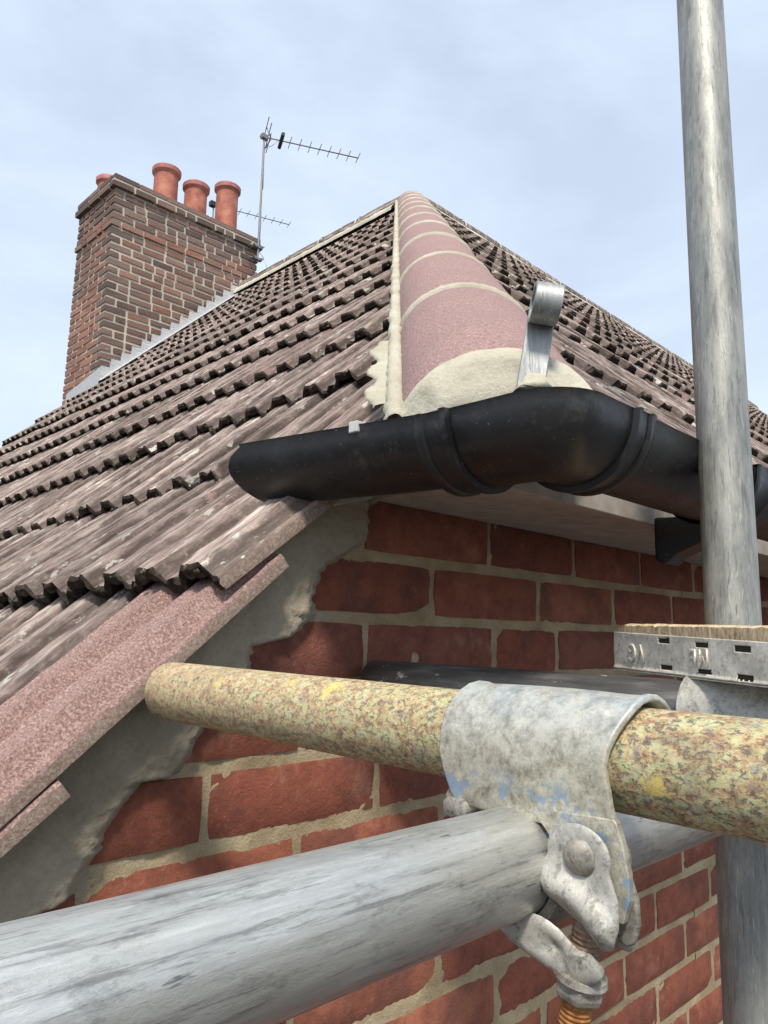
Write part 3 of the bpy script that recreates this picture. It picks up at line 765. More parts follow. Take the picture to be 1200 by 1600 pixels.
# corner angle: smooth outside, mitred inside, with a raised socket at each end
def corner(j, o, h, yl=.405, xr=.135, grow=0.):
    K = 10
    rad = max(.045-o*.35, .004)
    cx, cy = OX+o, OY+o
    if j == 0: base = Vector((cx, OY+.150, 0))
    elif j == 1: base = Vector((cx, OY+.1425, 0))
    elif j == 2: base = Vector((cx, OY+.1418, 0))
    elif j == 13+K-8+0: base = None
    else: base = None
    return base
def corner_mesh():
    prof = gut_prof(GR+.0015, 24); K = 12; rows = []
    # stations: (kind, value, extra radius)
    st = [('y', .160, 2.6), ('y', .157, 4.8), ('y', .150, 5.0), ('y', .1485, 5.0), ('y', .147, 2.4), ('y', .128, 2.6), ('y', .1265, 5.8), ('y', .120, 6.0), ('y', .1185, .6), ('y', .090, 0.), ('y', .07, 0.)]
    st += [('a', k/K, 0.) for k in range(K+1)]
    st += [('x', .07, 0.), ('x', .085, 0.), ('x', .0995, .6), ('x', .101, 6.0), ('x', .1065, 5.8), ('x', .108, 2.4), ('x', .124, 2.4), ('x', .1255, 5.0), ('x', .130, 5.0), ('x', .1315, 4.6), ('x', .138, 2.4)]
    v = []; P = len(prof)
    for kind, val, ex in st:
        for (o_, h_) in prof:
            sc = 1+ex*.001/GR
            o = (o_-GR)*sc+GR; h = h_*sc if h_ < 0 else h_
            rad = max(.050-max(o, 0)*.45, .003)
            if kind == 'y': q = (OX+o, OY+max(val, o+rad if val < .1 else val))
            elif kind == 'x': q = (OX+max(val, o+rad if val < .08 else val), OY+o)
            else:
                a = math.pi/2*val; c = (OX+o+rad, OY+o+rad); q = (c[0]-rad*math.cos(a), c[1]-rad*math.sin(a))
            z = GZ+h
            v.append(Vector((q[0], q[1], z)))
    n = len(st)
    f = [(j*P+k, j*P+(k+1) % P, (j+1)*P+(k+1) % P, (j+1)*P+k) for j in range(n-1) for k in range(P)]
    return fixn(mesh('corner_angle', v, f, MPVC, True, None, 55))
add('corner_angle', corner_mesh(), gut, (0, 0, 0))
def union(x0, x1):
    st = [(x0, 2.4), (x0+.004, 3.8), (x0+.010, 3.8), (x0+.014, 2.4), (x1-.014, 2.4), (x1-.010, 3.8), (x1-.004, 3.8), (x1, 2.4)]
    prof = gut_prof(GR, 18)
    v = []
    for x, ex in st:
        for o_, h_ in prof:
            sc = 1+ex*.001/GR; v.append(Vector((x, OY+(o_-GR)*sc+GR, GZ+(h_*sc if h_ < 0 else h_+.002))))
    P = len(prof); f = [(j*P+k, j*P+(k+1) % P, (j+1)*P+(k+1) % P, (j+1)*P+k) for j in range(len(st)-1) for k in range(P)]
    return fixn(mesh('union_clip', v, f, MPVC, True, None, 50))
ux = on(1180, 740, 1, OY).x
add('union_clip', union(ux, ux+.06), gut, (0, 0, 0))
add('union_clip', union(ux+1.2, ux+1.26), gut, (0, 0, 0))
# fascia bracket: dark wedge below the gutter
bx = on(1027, 800, 1, FY-.01).x
pz = [(FY-.004, .155), (FY-.004, .100), (FY-.016, .094), (FY-.03, .106), (OY+.06, .128), (OY+.05, .15)]
v, f = prism([(bx, y, z) for y, z in pz], (1, 0, 0), .045); o = add('fascia_bracket', fixn(mesh('fascia_bracket', v, f, MPVC)), gut, (0, 0, 0)); bevel(o, .004, 3)
# small pale clip on the stub's rim
p = on(556, 664, 2, GZ+.004); v, f = box(p.x-.004, p.x+.010, p.y-.006, p.y+.006, GZ-.004, GZ+.007); o = add('rim_clip', mesh('rim_clip', v, f, MWHITE), gut, (0, 0, 0)); bevel(o, .001)

# ------------------------------------------------------------------ hip iron
hip = thing('hip_iron', 'curled grey metal hip iron standing out of the cement at the hip foot', 'hip iron', hip_pt(.405)+Vector((0, 0, .05)))
hp = hip_pt(.400)+hl*.022+hn*.040
def iron():
    # strap in the plane of (fwd, z); width along hl
    w2 = .0125; t = .004; R0 = .0165
    fwd = Vector((1, 1, 0)).normalized(); lean = Vector((0, 0, 1))*.975+fwd*.10+hl*.17; lean.normalize()
    wd = (hl-lean*hl.dot(lean)).normalized(); bk = lean.cross(wd).normalized()
    if bk.dot(fwd) > 0: bk = -bk                # towards the eye
    L_ = .056; path = [hp-lean*.045, hp, hp+lean*L_*.5, hp+lean*L_]
    c = hp+lean*L_+bk*R0*-.0+lean*0
    cen = hp+lean*(L_)+bk*(R0)
    for k in range(1, 31):
        a = 2*math.pi*k/31*.97
        path.append(cen+bk*(-R0*math.cos(a))+lean*(R0*math.sin(a)))
    v, f = [], []
    n = len(path)
    for i, p in enumerate(path):
        tg = (path[min(i+1, n-1)]-path[max(i-1, 0)]).normalized(); nn = tg.cross(wd).normalized()
        for a, b in ((-1, -1), (1, -1), (1, 1), (-1, 1)): v.append(p+wd*(w2*a)+nn*(t/2*b))
    for i in range(n-1):
        for k in range(4): f.append((i*4+k, i*4+(k+1) % 4, (i+1)*4+(k+1) % 4, (i+1)*4+k))
    f.append((0, 1, 2, 3)); f.append(((n-1)*4+3, (n-1)*4+2, (n-1)*4+1, (n-1)*4))
    return v, f
v, f = iron(); o = add('strap', fixn(mesh('strap', v, f, MIRON, True, None, 45)), hip, (0, 0, 0)); bevel(o, .0008, 2, 60)
vv, ff = lathe(hp-Vector((0, 0, .024)), (0, 0, 1), [(0, .020), (.007, .017), (.012, .012), (.016, .005)], 18)
vv = [q+Vector((nz(q.x, q.y, q.z, 70), nz(q.y, q.z, q.x, 70), nz(q.z, q.x, q.y, 70)))*.006 for q in vv]
add('cement_collar', mesh('collar', vv, ff, MENDC, True), hip, (0, 0, 0))

# ------------------------------------------------------------------ chimney
CX, CY, CXR, CYL = 2.14, 5.1, 3.42, 5.73
chim = thing('brick_chimney', 'tall sooty brick chimney stack with corbelled top at the far gable', 'chimney', (CX, CY, 1.6))
CH = .0605; CT = 3.285; NB = 29
zb0 = CT-NB*CH
v, f = box(CX+.006, CXR-.006, CY+.006, CYL-.006, -4.6, CT-.01)
v2, f2 = box(CX-.012, CXR+.012, CY-.012, CYL+.012, CT-.002, CT+.040); v3, f3 = box(CX-.020, CXR+.020, CY-.020, CYL+.020, CT-CH*1.0+.012, CT+.010)
v, f = join([(v, f), (v2, f2), (v3, f3)]); add('mortar_core', mesh('core', v, f, MCHM), chim, (0, 0, 0))
def cb(x0, x1, y0, y1, z0, z1, soot):
    key = (round(x1-x0, 3), round(y1-y0, 3), round(z1-z0, 3), random.randint(0, 3))
    if key not in BCACHE:
        v, f = box(0, x1-x0, 0, y1-y0, 0, z1-z0); v = [(a+random.uniform(-.002, .002), b+random.uniform(-.002, .002), c+random.uniform(-.0035, .0035)) for a, b, c in v]
        BCACHE[key] = mesh('chimney_brick', v, f, MCB)
    o = add('brick', BCACHE[key], chim, (x0, y0, z0)); s = max(0, min(1, soot)); o.color = (s, s, s, 1)
JC = .0195
for k in range(NB):
    z1 = CT-CH*k-JC/2; z0 = z1-(CH-JC); ext = 0.
    if k == 0: ext = .028
    elif k == 5: ext = .012
    elif k in (1, 2, 3, 4): ext = .003
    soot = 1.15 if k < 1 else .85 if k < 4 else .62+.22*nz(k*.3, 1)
    # right face, flemish-like mix; corner brick shared by both faces
    x = CX-ext; first = .18 if k % 2 == 0 else .09; dl = .27-first
    xr = CXR+ext
    cb(x, x+first-JC, CY-ext, CY-ext+dl-JC, z0, z1, soot+.25)
    x += first
    while x < xr-.03:
        w = random.choice([.18, .165, .09, .19]); w = min(w, xr-x+JC)
        if xr-(x+w) < .06: w = xr-x+JC
        # skip what is below the roof slope
        if z1 > roofA(x+w)-.03 or True:
            if z1 > roofA(x)-.05: cb(x, x+w-JC, CY-ext, CY+.05, z0, z1, soot+random.uniform(-.25, .25))
        x += w
    y = CY-ext+dl
    yl = CYL+ext
    while y < yl-.03:
        w = random.choice([.18, .09]) if k % 2 else .09 if random.random() < .4 else .18
        w = min(w, yl-y+JC)
        if yl-(y+w) < .06: w = yl-y+JC
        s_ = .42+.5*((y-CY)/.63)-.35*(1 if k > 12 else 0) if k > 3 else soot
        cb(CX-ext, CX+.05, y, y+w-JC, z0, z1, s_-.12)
        y += w
# cap course: thin dark tiles set back, along the two faces in view
x = CX-.018
while x < CXR:
    w = min(random.uniform(.18, .24), CXR+.02-x); v, f = box(0, w-.008, 0, .05, 0, .034); o = add('cap_slab', mesh('cap', v, f, MCB), chim, (x, CY-.024, CT+.011)); o.color = (1.1,)*3+(1,); x += w
y = CY+.03
while y < CYL:
    w = min(random.uniform(.16, .22), CYL+.02-y); v, f = box(0, .05, 0, w-.008, 0, .034); o = add('cap_slab', mesh('cap', v, f, MCB), chim, (CX-.024, y, CT+.011)); o.color = (1.1,)*3+(1,); y += w
# mortar flaunching on top
def flaunch():
    def fn(a, b):
        x = CX+(CXR-CX)*a; y = CY+(CYL-CY)*b; e = min(min(a, 1-a)*(CXR-CX), min(b, 1-b)*(CYL-CY))
        return (x, y, CT+.038+.085*sm(0, .20, e)+nz(x, y, 0, 9)*.012)
    v = [fn(i/30, j/14) for j in range(15) for i in range(31)]; f = [(j*31+i, j*31+i+1, (j+1)*31+i+1, (j+1)*31+i) for j in range(14) for i in range(30)]
    return mesh('flaunching', v, f, MCHM, True)
add('mortar_flaunching', flaunch(), chim, (0, 0, 0))
# pots
def pot(px, pytop, yp, r=.112, zbase=CT+.02):
    d = on(px, pytop, 1, yp); zt = d.z
    h = zt-zbase
    prof = [(0, r*.98), (h-.06, r*.94), (h-.055, r*1.0), (h-.045, r*1.13), (h-.012, r*1.15), (h-.003, r*1.08), (h, r*1.0), (h-.01, r*.86), (h-.3*h, r*.80), (h-.3*h-.001, .002)]
    v1, f1 = lathe((d.x, yp, zbase), (0, 0, 1), prof[:2], 28, False)
    v2, f2 = lathe((d.x, yp, zbase), (0, 0, 1), prof[1:], 28, False)
    o = add('chimney_pot', mesh('pot', v1, f1, MTC, True, None, 50), chim, (0, 0, 0))
    q = add('pot_rim', mesh('pot_rim', v2, f2, MTC2, True, None, 40), o, (0, 0, 0))
    return o
pot(261, 266, 5.42, .104); pot(307, 291, 5.38, .100); pot(356, 293, 5.36, .101); pot(170, 281, 5.62, .085)
# lead flashing
zc = lambda x: roofA(x)+.035
steps = []
x = CX-.012
pts = [(CX-.012, CY-.038, zc(CX-.012)), (CXR-.02, CY-.038, zc(CXR-.02))]
n = int((CXR-CX)/.0737)
top = []
for i in range(n, -1, -1):
    xa = CX-.012+i*.0737; za = zc(xa)
    top += [(xa+.005, CY-.038, za+.125), (xa, CY-.038, za+.058)]
v, f = prism([pts[0], pts[1]]+top, (0, 1, 0), .002)
add('lead_flashing', fixn(mesh('flashing', v, f, MLEAD)), chim, (0, 0, 0))
apr = [(CX-.012, CY-.040, zc(CX)-.02), (CX-.012, CY-.040, zc(CX)+.10), (CX-.012, CYL-.10, zc(CX)+.02), (CX-.012, CYL-.10, zc(CX)-.12)]
v, f = prism(apr, (1, 0, 0), .003); add('lead_flashing', fixn(mesh('flashing', v, f, MLEAD)), chim, (0, 0, 0))
# soaker strip lying along the tiles
v, f = prism([(CX-.02, CY-.10, zc(CX-.02)+.010), (CXR-.1, CY-.10, zc(CXR-.1)+.010), (CXR-.1, CY-.036, zc(CXR-.1)+.018), (CX-.02, CY-.036, zc(CX-.02)+.018)], (0, 0, -1), .003)
add('lead_flashing', fixn(mesh('flashing', v, f, MLEAD)), chim, (0, 0, 0))

# ------------------------------------------------------------------ aerials
def aerial(mast_top, boom_end_px, mast_bot, n_el, ellen, r, label, folded=True, back=0.0, grp='television aerials by the chimney', start=.22):
    th = thing('television_aerial', label, 'aerial', mast_bot, grp)
    v, f = rod(mast_bot, mast_top+Vector((0, 0, .02)), r*1.5, 10); add('mast', mesh('mast', v, f, MALU, True, None, 50), th, (0, 0, 0))
    e = ray(*boom_end_px); e = e*(mast_top.z/e.z)
    b = (e-mast_top); L_ = b.length; bd = b.normalized(); sd_ = Vector((bd.y, -bd.x, 0)).normalized()
    v, f = rod(mast_top-bd*.04, e, r, 8); add('boom', mesh('boom', v, f, MALU, True, None, 50), th, (0, 0, 0))
    for i in range(n_el):
        c = mast_top+bd*(L_*(start+(1-start)*i/(n_el-1))-.004); el = ellen*(1-.12*i/n_el)
        v, f = rod(c-sd_*el, c+sd_*el, r*.55, 6); add('element', mesh('element', v, f, MALU, True), th, (0, 0, 0))
    return th, bd, sd_, L_
mt = on(413, 214, 1, CY-.06); mb = on(402, 410, 1, CY-.06); mb = Vector((mt.x, mt.y, mb.z))
th, bd, sd_, L_ = aerial(mt, (560, 247), mb, 8, .085, .006, 'upper roof aerial with a long toothed boom on a tall mast', start=.27)
# reflector and folded dipole
for dzr in (-1, 1):
    c = mt+bd*.06; v, f = join([rod(c+bd*.0, c+Vector((0, 0, dzr*.10))+bd*-.045*1, .006, 6), rod(c+Vector((0, 0, dzr*.10))-bd*.045-sd_*.14, c+Vector((0, 0, dzr*.10))-bd*.045+sd_*.14, .004, 6),
                    rod(c+Vector((0, 0, dzr*.05))-bd*.02-sd_*.14, c+Vector((0, 0, dzr*.05))-bd*.02+sd_*.14, .004, 6)])
    add('reflector', mesh('reflector', v, f, MALU, True), th, (0, 0, 0))
c = mt+bd*.15; v, f = join([rod(c-sd_*.10+Vector((0, 0, .0)), c+sd_*.10, .017, 10)]); add('dipole', mesh('dipole', v, f, MDKP, True, None, 50), th, (0, 0, 0))
v, f = box(mt.x-.03, mt.x+.03, mt.y-.02, mt.y+.02, mt.z-.02, mt.z+.02); add('mast_clamp', mesh('clamp', v, f, MALU), th, (0, 0, 0))
# wall brackets clamping the mast to the chimney
for dzc in (.03, .14):
    p = Vector((mb.x, mb.y, mb.z+dzc)); v, f = join([box(p.x-.045, p.x+.04, p.y-.018, p.y+.018, p.z-.009, p.z+.009), rod(p+Vector((-.05, -.03, .0)), p+Vector((-.05, .10, 0)), .005, 6),
                    rod(p+Vector((.05, -.02, .012)), p+Vector((-.09, .0, -.012)), .005, 6), rod(p+Vector((0, -.03, -.02)), p+Vector((0, .03, .03)), .005, 6)])
    add('wall_bracket', mesh('wall_bracket', v, f, MALU), th, (0, 0, 0))
cable = [mt+bd*.12+Vector((0, 0, -.01)), mt+bd*.07+Vector((0, 0, -.07)), mt+Vector((.012, 0, -.10)), mt+Vector((.012, -.004, -.5)), mb+Vector((.012, 0, .1)), mb+Vector((.05, -.02, .05)), mb+Vector((.09, -.05, -.08)), mb+Vector((.10, -.06, -.22))]
v, f = tubepath(cable, .0032, 6); add('cable', mesh('cable', v, f, MWHITE, True), th, (0, 0, 0))
mt2 = on(334, 320, 1, 7.4); mb2 = Vector((mt2.x, mt2.y, .9))
aerial(mt2, (452, 351), mb2, 9, .085, .006, 'smaller far aerial showing behind the terracotta pots and the mast', start=.12)
p = mt2; v, f = join([box(p.x-.05, p.x+.02, p.y-.03, p.y+.03, p.z-.03, p.z+.03)])
add('dipole', mesh('dipole', v, f, MDKP), bpy.data.objects['television_aerial.001'], (0, 0, 0))

# ------------------------------------------------------------------ scaffold tubes
def tube_mesh(p0, p1, mat, r=.02415, wall=.0035, seg=64, name='tube', ncut=24):
    p0, p1 = Vector(p0), Vector(p1); L_ = (p1-p0).length
    prof = [(0, r-.0012), (.0012, r)]+[(.0012+(L_-.0024)*i/ncut, r) for i in range(1, ncut+1)]+[(L_, r-.0012), (L_, r-wall), (0, r-wall), (0, r-.0012)]
    d = (p1-p0).normalized(); v, f = lathe((0, 0, 0), d, prof, seg, False)
    out = []
    for q in v:
        rad = q-d*q.dot(d)
        k = 1+(fr(q.x*3+p0.x*9, q.y*3, q.z*3, 6, 3)*.010)
        out.append(d*q.dot(d)+rad*k)
    return fixn(mesh(name, out, f, mat, True, None, 50))
def tube(name, p0, p1, mat, label, grp='scaffold tubes'):
    return add(name, tube_mesh(p0, p1, mat), None, p0, label, 'scaffold tube', grp)
NYC, NZC = .2225, -.1045
tube('scaffold_tube', (-.22, .2185, -.1025), (.80, .2265, -.107), MG0, 'thick silvery grey tube crossing the foreground from the lower left')
tube('scaffold_tube', (.3371, .598, -.0531), (.3388, -.12, -.0565), MY, 'tube covered in flaking mottled yellow and rust paint')
vd = Vector((.06610, .02924, .99738))
pv = Vector((.71925, .26705, -.0555))
tube('scaffold_tube', pv-vd*4.5, pv+vd*1.25, MG2, 'upright weathered grey tube standing against the sky at the right')
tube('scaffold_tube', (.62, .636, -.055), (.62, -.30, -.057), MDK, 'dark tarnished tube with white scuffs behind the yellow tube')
# dark scratch ring on it

# ------------------------------------------------------------------ couplers
def saddle_rows(cx, cz, R_, rows_extra, ya, yb, yfun=None):
    """half wrap over a tube that runs along Y, then down the side facing -X. Returns grid of points"""
    rows = []
    for k in range(15):
        a = R(-25+ (205)*k/14)      # from the back, over the top, to the front (180 deg)
        rows.append((cx+R_*math.cos(a), cz+R_*math.sin(a)))
    return rows+rows_extra
def coupler(tx, tz, mat, label, detail=True):
    xo = tx-.312-.0265
    th = thing('scaffold_coupler', label, 'coupler', (tx, .2175, -.13), 'scaffold couplers')
    cx, cz, R_ = tx, tz, .0272
    XP = cx-R_
    rows = saddle_rows(cx, cz, R_, [], 0, 0)
    ys = [(.2640, .1665)]*len(rows)
    for i, k in enumerate(range(15)):
        t = k/14
        ys[i] = (.2640+.003*sm(.4, 1, t), .1670-.0035*math.sin(math.pi*t)+.005*sm(.7, 1, t))
    # the plate below, cut round the tube that runs along X (centre NYC,NZC)
    down = [(-.060, .2675, .1715), (-.066, .2660, .1705), (-.072, .2640, .1698), (-.0775, .2615, .1685), (-.0815, .2590, .1685), (-.0850, .2570, .1690)]
    for z, a, b in down: rows.append((XP-.0005+.002*((z+.055)/-.03), z)); ys.append((a, b))
    v, f = [], []; NC = 20
    for (x, z), (a, b) in zip(rows, ys):
        for i in range(NC+1):
            t = i/NC; y = a+(b-a)*t
            fl = .0018*(math.exp(-t/.03)+math.exp(-(1-t)/.03))          # rolled lips
            dx, dz_ = x-cx, z-cz; ln = math.hypot(dx, dz_) or 1
            bulge = .0012*math.sin(math.pi*t)
            v.append(Vector((x+(dx/ln)*(fl+bulge) if z > -.058 else x-fl*.6-bulge, y, z+(dz_/ln)*(fl+bulge) if z > -.058 else z)))
    f = [(j*(NC+1)+i, j*(NC+1)+i+1, (j+1)*(NC+1)+i+1, (j+1)*(NC+1)+i) for j in range(len(rows)-1) for i in range(NC)]
    off = Vector((0, 0, 0)); me = fixn(mesh('saddle', [p-Vector((cx, .2175, cz)) for p in v], f, mat, True, None, 70))
    o = add('saddle', me, th, (cx, .2175, cz))
    s = o.modifiers.new('solid', 'SOLIDIFY'); s.thickness = .0036; s.offset = 0; bevel(o, .0012, 3, 50)
    # side flange right of the cross tube
    rr = .0262
    pl = []
    for a in range(80, -36, -8):
        pl.append((XP-.0018, NYC+rr*math.cos(R(180+a))*1, NZC+rr*math.sin(R(a))))
    # rr*cos(180+a): towards -y
    out = [(.1655, -.1175), (.1625, -.108), (.1625, -.098), (.1650, -.086), (.1675, -.078), (.1690, -.0765)]
    poly = pl[::1]+[(XP-.0018, y, z) for y, z in out]
    vv, ff = prism(poly, (1, 0, 0), .0042); o = add('flange', fixn(mesh('flange', vv, ff, mat)), th, (0, 0, 0)); bevel(o, .0014, 3, 40)
    # left small cheek
    poly = [(XP, .262, -.076), (XP, .2655, -.082), (XP, .2600, -.0905), (XP, .2500, -.0895), (XP, .2445, -.0850), (XP, .2440, -.077)]
    vv, ff = prism(poly, (1, 0, 0), .005); o = add('hinge_lug', fixn(mesh('lug', vv, ff, MFORG)), th, (0, 0, 0)); bevel(o, .0016, 3, 40)
    for yk in (.2590, .2530):
        vv, ff = lathe((XP-.004, yk, -.0865), (1, 0, 0), [(0, .0025), (.001, .0048), (.011, .0050), (.012, .003)], 16); add('hinge_knuckle', fixn(mesh('knuckle', vv, ff, MFORG, True, None, 40)), th, (0, 0, 0))
    # the flap pivoting on the rivet
    cyf, czf = .1835, -.0930
    pts_ = []
    for a in range(-20, 201, 14): pts_.append((cyf-.0150*math.cos(R(a)), czf+.0125*math.sin(R(a))))
    pts_ += [(.2005, -.1000), (.1985, -.1060), (.1965, -.1120), (.1880, -.1155), (.1790, -.1195), (.1715, -.1265), (.1675, -.1245), (.1650, -.1170), (.1655, -.1080)]
    def dished(poly, xb, bulge, th_, name, mt, nr=9):
        cyc = sum(p[0] for p in poly)/len(poly); czc = sum(p[1] for p in poly)/len(poly)
        pp = []
        for (a, b), (c_, d_) in zip(poly, poly[1:]+poly[:1]): pp += [(a, b), ((a+c_)/2, (b+d_)/2)]
        v_, f_ = [], []; K = len(pp)
        for r_ in range(nr+1):
            q_ = 1-r_/(nr+.6)
            for a, b in pp:
                y = cyc+(a-cyc)*q_; z = czc+(b-czc)*q_
                v_.append((xb-bulge(y, z)+.0009*(1 if r_ == 0 else 0)+nz(y*160, z*160, 3)*.0003, y, z))
        for r_ in range(nr):
            for k in range(K): f_.append((r_*K+k, r_*K+(k+1) % K, (r_+1)*K+(k+1) % K, (r_+1)*K+k))
        f_.append(tuple(range(nr*K, nr*K+K)))
        o_ = add(name, fixn(mesh(name, v_, f_, mt, True, None, 80)), th, (0, 0, 0))
        s_ = o_.modifiers.new('solid', 'SOLIDIFY'); s_.thickness = th_; s_.offset = 0; bevel(o_, .0009, 3, 50); return o_
    rl = [(.1990, -.1060), (.1900, -.1075), (.1800, -.1115), (.1705, -.1195)]
    def ridge_(y, z):
        best = 9
        for (a, b), (c_, d_) in zip(rl, rl[1:]):
            t = max(0, min(1, ((y-a)*(c_-a)+(z-b)*(d_-b))/((c_-a)**2+(d_-b)**2))); best = min(best, math.hypot(y-a-(c_-a)*t, z-b-(d_-b)*t))
        return .0062*math.exp(-(best/.0052)**2)
    pts_ = [(y, z-.0012 if z < -.112 else z) for y, z in pts_]
    dished(pts_, XP-.0062, ridge_, .0034, 'flap', MCPL)
    # second cheek behind
    pts2 = [(XP+.004, y-.0032, z-.0010) for y, z in pts_]
    vv, ff = prism(pts2, (1, 0, 0), .004); o = add('cheek', fixn(mesh('cheek', vv, ff, MFORG)), th, (0, 0, 0)); bevel(o, .0014, 3, 35)
    vv, ff = lathe((XP-.0075, .1822, -.0935), (-1, 0, 0), [(0, .0078), (.0008, .0078), (.0022, .0066), (.0036, .0042), (.0044, .0012)], 24)
    vv = [q+Vector((nz(q.x, q.y, q.z, 300), nz(q.y, q.z, q.x, 300), nz(q.z, q.x, q.y, 300)))*.0006 for q in vv]
    add('rivet', fixn(mesh('rivet', vv, ff, MFORG, True)), th, (0, 0, 0))
    # lower cradle under the cross tube, its claw and the bolt
    vv = []; NA = 20; xs = [XP-.004, XP-.001, XP+.005, XP+.030, XP+.046, XP+.050]; ri = [.0250, .0262, .0266, .0266, .0262, .0250]
    for layer in (0, .0045):
        for x, rr2 in zip(xs, ri):
            for k in range(NA+1):
                a = R(205+150*k/NA); vv.append(Vector((x, NYC+(rr2+layer)*math.cos(a), NZC+(rr2+layer)*math.sin(a))))
    nn = NA+1; nx_ = len(xs); ff = []
    for j in range(nx_-1):
        for k in range(NA):
            a = j*nn+k; ff.append((a, a+1, a+1+nn, a+nn)); b = a+nx_*nn; ff.append((b, b+nn, b+1+nn, b+1))
        for k in (0, NA): a = j*nn+k; ff.append((a, a+nn, a+nn+nx_*nn, a+nx_*nn))
    for j in (0, nx_-1):
        for k in range(NA): a = j*nn+k; ff.append((a, a+1, a+1+nx_*nn, a+nx_*nn))
    add('cradle', fixn(mesh('cradle', vv, ff, MFORG, True, None, 50)), th, (0, 0, 0))
    bolt0 = Vector((XP-.002, .1800, -.1135)); bolt1 = Vector((XP-.004, .1915, -.1800)); bdn = (bolt1-bolt0).normalized(); BL = (bolt1-bolt0).length
    # fork of the cradle that takes the bolt: a thick dished claw pointing down to the washer
    def PX(l): return [(q.y, q.z) for q in (on(a, b, 0, .3115) for a, b in l)]
    claw = PX([(806, 1443), (838, 1468), (872, 1494), (905, 1513), (940, 1521), (958, 1514), (955, 1501), (922, 1486), (898, 1464), (876, 1438), (850, 1422), (826, 1430)])
    cmy = sum(p[0] for p in claw)/12; cmz = sum(p[1] for p in claw)/12
    dished(claw, XP-.0090, lambda y, z: -.0045*math.exp(-((y-cmy)**2+(z-cmz)**2)/.000035), .0058, 'claw', MCPL)
    tri = PX([(925, 1425), (948, 1432), (968, 1462), (976, 1482), (970, 1490), (950, 1480), (930, 1458)])
    dished(tri, XP+.008, lambda y, z: 0, .005, 'lug', MFORG, 5)
    def thread(s0_, s1_, r, pitch=.0021):
        prof = [(s0_, r*.7)]; s = s0_
        while s < s1_:
            prof += [(s, r*.86), (s+pitch*.35, r), (s+pitch*.6, r), (s+pitch*.98, r*.86)]; s += pitch
        return prof+[(s, r*.7)]
    vv, ff = lathe(bolt0, bdn, [(0, .003), (.001, .0056), (.004, .0062)]+thread(.005, .030, .0066), 26)
    add('bolt_shank', fixn(mesh('shank', vv, ff, MR2, True, None, 60)), th, (0, 0, 0))
    wv, wf = lathe(bolt0+bdn*.0275, bdn, [(0, .0070), (.0008, .0110), (.0034, .0115), (.0042, .0100)], 28)
    add('washer', fixn(mesh('washer', wv, wf, MFORG, True, None, 40)), th, (0, 0, 0))
    wv, wf = lathe(bolt0+bdn*.0317, bdn, [(0, .0100), (.0006, .0108), (.0042, .0108), (.0066, .0100), (.0074, .0088)], 6)
    o = add('nut', fixn(mesh('nut', wv, wf, MFORG)), th, (0, 0, 0)); bevel(o, .0012, 3, 20)
    vv, ff = lathe(bolt0, bdn, thread(.038, BL, .0068), 26)
    add('bolt_end', fixn(mesh('bolt_end', vv, ff, MR, True, None, 60)), th, (0, 0, 0))
    return th
coupler(.3387, -.0549, MCP, 'clamp gripping the yellow tube, blue paint flakes and a rusty bolt below')
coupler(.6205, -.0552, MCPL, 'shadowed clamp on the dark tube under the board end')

# ------------------------------------------------------------------ scaffold board end
P1, P2 = Vector((.700, .375, 0)), Vector((.545, .180, 0)); bdir = (P2-P1).normalized(); P2 = P1+bdir*.275
bn = Vector((bdir.y, -bdir.x, 0))
if bn.dot(P1) < 0: bn = -bn                               # away from the eye
bdth = thing('scaffold_board', 'end of a rough sawn board with a stamped metal end band', 'board', (P1.x, P1.y, -.028))
Z0, Z1, Z2 = -.0285, .0075, .0150
LB = .275
def rough_top():
    v, f = [], []; nx, ny = 90, 8
    def pt(i, j, top):
        s = .004+(LB-.004)*i/nx; d = .002+.052*j/ny
        z = (Z2-.004*(i/nx)+nz(s*260, d*40, 1)*.0009+nz(s*90, d*9, 4)*.0009) if top else Z0+.002
        if top and j == 0: z -= .0015
        if top and i < 3: z -= .0022*(3-i)/3
        return P1+bdir*s+bn*(d+(nz(s*180, 7, z*400)*.001 if j == 0 else 0))+Vector((0, 0, z))
    for lay, tz in enumerate((True, False)):
        for j in range(ny+1):
            for i in range(nx+1): v.append(pt(i, j, tz))
    n = nx+1; N = n*(ny+1)
    for j in range(ny):
        for i in range(nx):
            a = j*n+i; f.append((a, a+1, a+1+n, a+n)); f.append((N+a, N+a+n, N+a+n+1, N+a+1))
    for i in range(nx): f.append((i, N+i, N+i+1, i+1)); a = ny*n+i; f.append((a, a+1, N+a+1, N+a))
    for j in range(ny): a = j*n; f.append((a, a+n, N+a+n, N+a)); a = j*n+nx; f.append((a, N+a, N+a+n, a+n))
    return fixn(mesh('board_timber', v, f, MW, True, None, 50))
add('timber', rough_top(), bdth, (0, 0, 0))
# band with slots cut through it, returning under the board
def zt_(s): return Z1-.0085*(s/LB)*.9
def zb_(s): return Z0+.0005
slots_px = [(1040, 1001), (1099, 1008), (1163, 1014), (1044, 1043), (1104, 1050), (1168, 1059)]
slots = []
for px, py in slots_px:
    d = ray(px, py); # intersect the vertical plane through P1 along bdir
    t = P1.dot(bn)/d.dot(bn); q = d*t; slots.append(((q-P1).dot(bdir), q.z))
us = set([0, LB]); zs = set([0, 1.])
SL, SH = .0200, .0044
bm = bmesh.new()
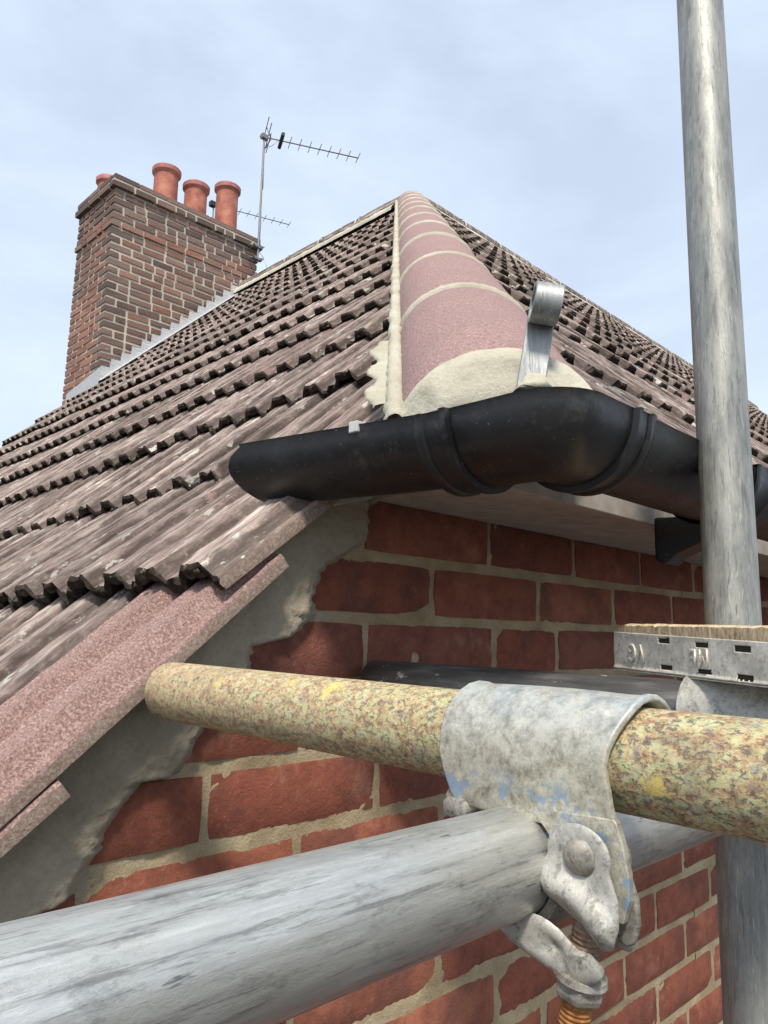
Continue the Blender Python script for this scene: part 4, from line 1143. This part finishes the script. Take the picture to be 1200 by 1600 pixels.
# build as a fine grid leaving out cells inside slots
NXB, NZB = 330, 32
def bp(i, j): 
    s = LB*i/NXB; t = j/NZB; z = zb_(s)+(zt_(s)-zb_(s))*t
    return P1+bdir*s-bn*(.0012+.0006*nz(s*40, z*60, 2)+.0012*(1-sm(0, .10, t)))+Vector((0, 0, z)), s, z
vb, fb, vm = [], [], {}
for j in range(NZB):
    for i in range(NXB):
        _, s, z = bp(i+.5, j+.5)
        if any(abs(s-a)+max(0, abs(z-b)-SH)*0 < SL*.5+nz(s*900, z*900)*.0006 and abs(z-b) < SH*.5*(1+.15*nz(s*500, 3)) for a, b in slots): continue
        q = []
        for di, dj in ((0, 0), (1, 0), (1, 1), (0, 1)):
            k_ = (i+di, j+dj)
            if k_ not in vm: vm[k_] = len(vb); vb.append(bp(*k_)[0])
            q.append(vm[k_])
        fb.append(tuple(q))
bm.free()
o = add('end_band', fixn(mesh('end_band', vb, fb, MBAND, True, None, 60)), bdth, (0, 0, 0))
s_ = o.modifiers.new('solid', 'SOLIDIFY'); s_.thickness = .0009; s_.offset = 0
v, f = prism([P1+Vector((0, 0, Z0-.001))-bn*.002, P1+bdir*LB+Vector((0, 0, Z0-.001))-bn*.002, P1+bdir*LB+bn*.05+Vector((0, 0, Z0-.001)), P1+bn*.05+Vector((0, 0, Z0-.001))], (0, 0, 1), .0008)
add('band_return', mesh('band_return', v, f, MBAND), bdth, (0, 0, 0))
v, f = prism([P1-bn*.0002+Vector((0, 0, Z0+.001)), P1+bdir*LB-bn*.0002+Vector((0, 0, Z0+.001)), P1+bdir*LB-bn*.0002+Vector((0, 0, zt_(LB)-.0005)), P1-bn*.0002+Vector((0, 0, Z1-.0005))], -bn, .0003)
add('slot_shade_strip', mesh('slot_shade_strip', v, f, MSLOT), bdth, (0, 0, 0))  # dark strip added behind the band; its colour stands for shade in the slots
def stamp(txt, px, py, size):
    cu = bpy.data.curves.new('txt', 'FONT'); cu.body = txt; cu.size = size; cu.extrude = .0003; cu.bevel_depth = .0004; cu.bevel_resolution = 2; cu.offset = -.0001; cu.align_x = 'CENTER'; cu.align_y = 'CENTER'; cu.space_character = 1.25
    tmp = bpy.data.objects.new('txt', cu); scene.collection.objects.link(tmp)
    dg = bpy.context.evaluated_depsgraph_get(); me = bpy.data.meshes.new_from_object(tmp.evaluated_get(dg)); bpy.data.objects.remove(tmp)
    d = ray(px, py); q = d*(P1.dot(bn)/d.dot(bn))
    # text is stamped upside down: its right runs against bdir, its up is down
    rt = -bdir; upv = Vector((0, 0, -1)); nr = rt.cross(upv)
    mtx = Matrix((rt, upv, nr)).transposed()
    me.transform(mtx.to_4x4()); me.materials.clear(); me.materials.append(MBAND)
    add('stamped_letters', me, bdth, q-bn*.0023, 'raised letters '+txt+' stamped upside down')
stamp('VG', 997, 1019, .0225); stamp('ME', 1096, 1027, .0195)

bpy.context.view_layer.update()
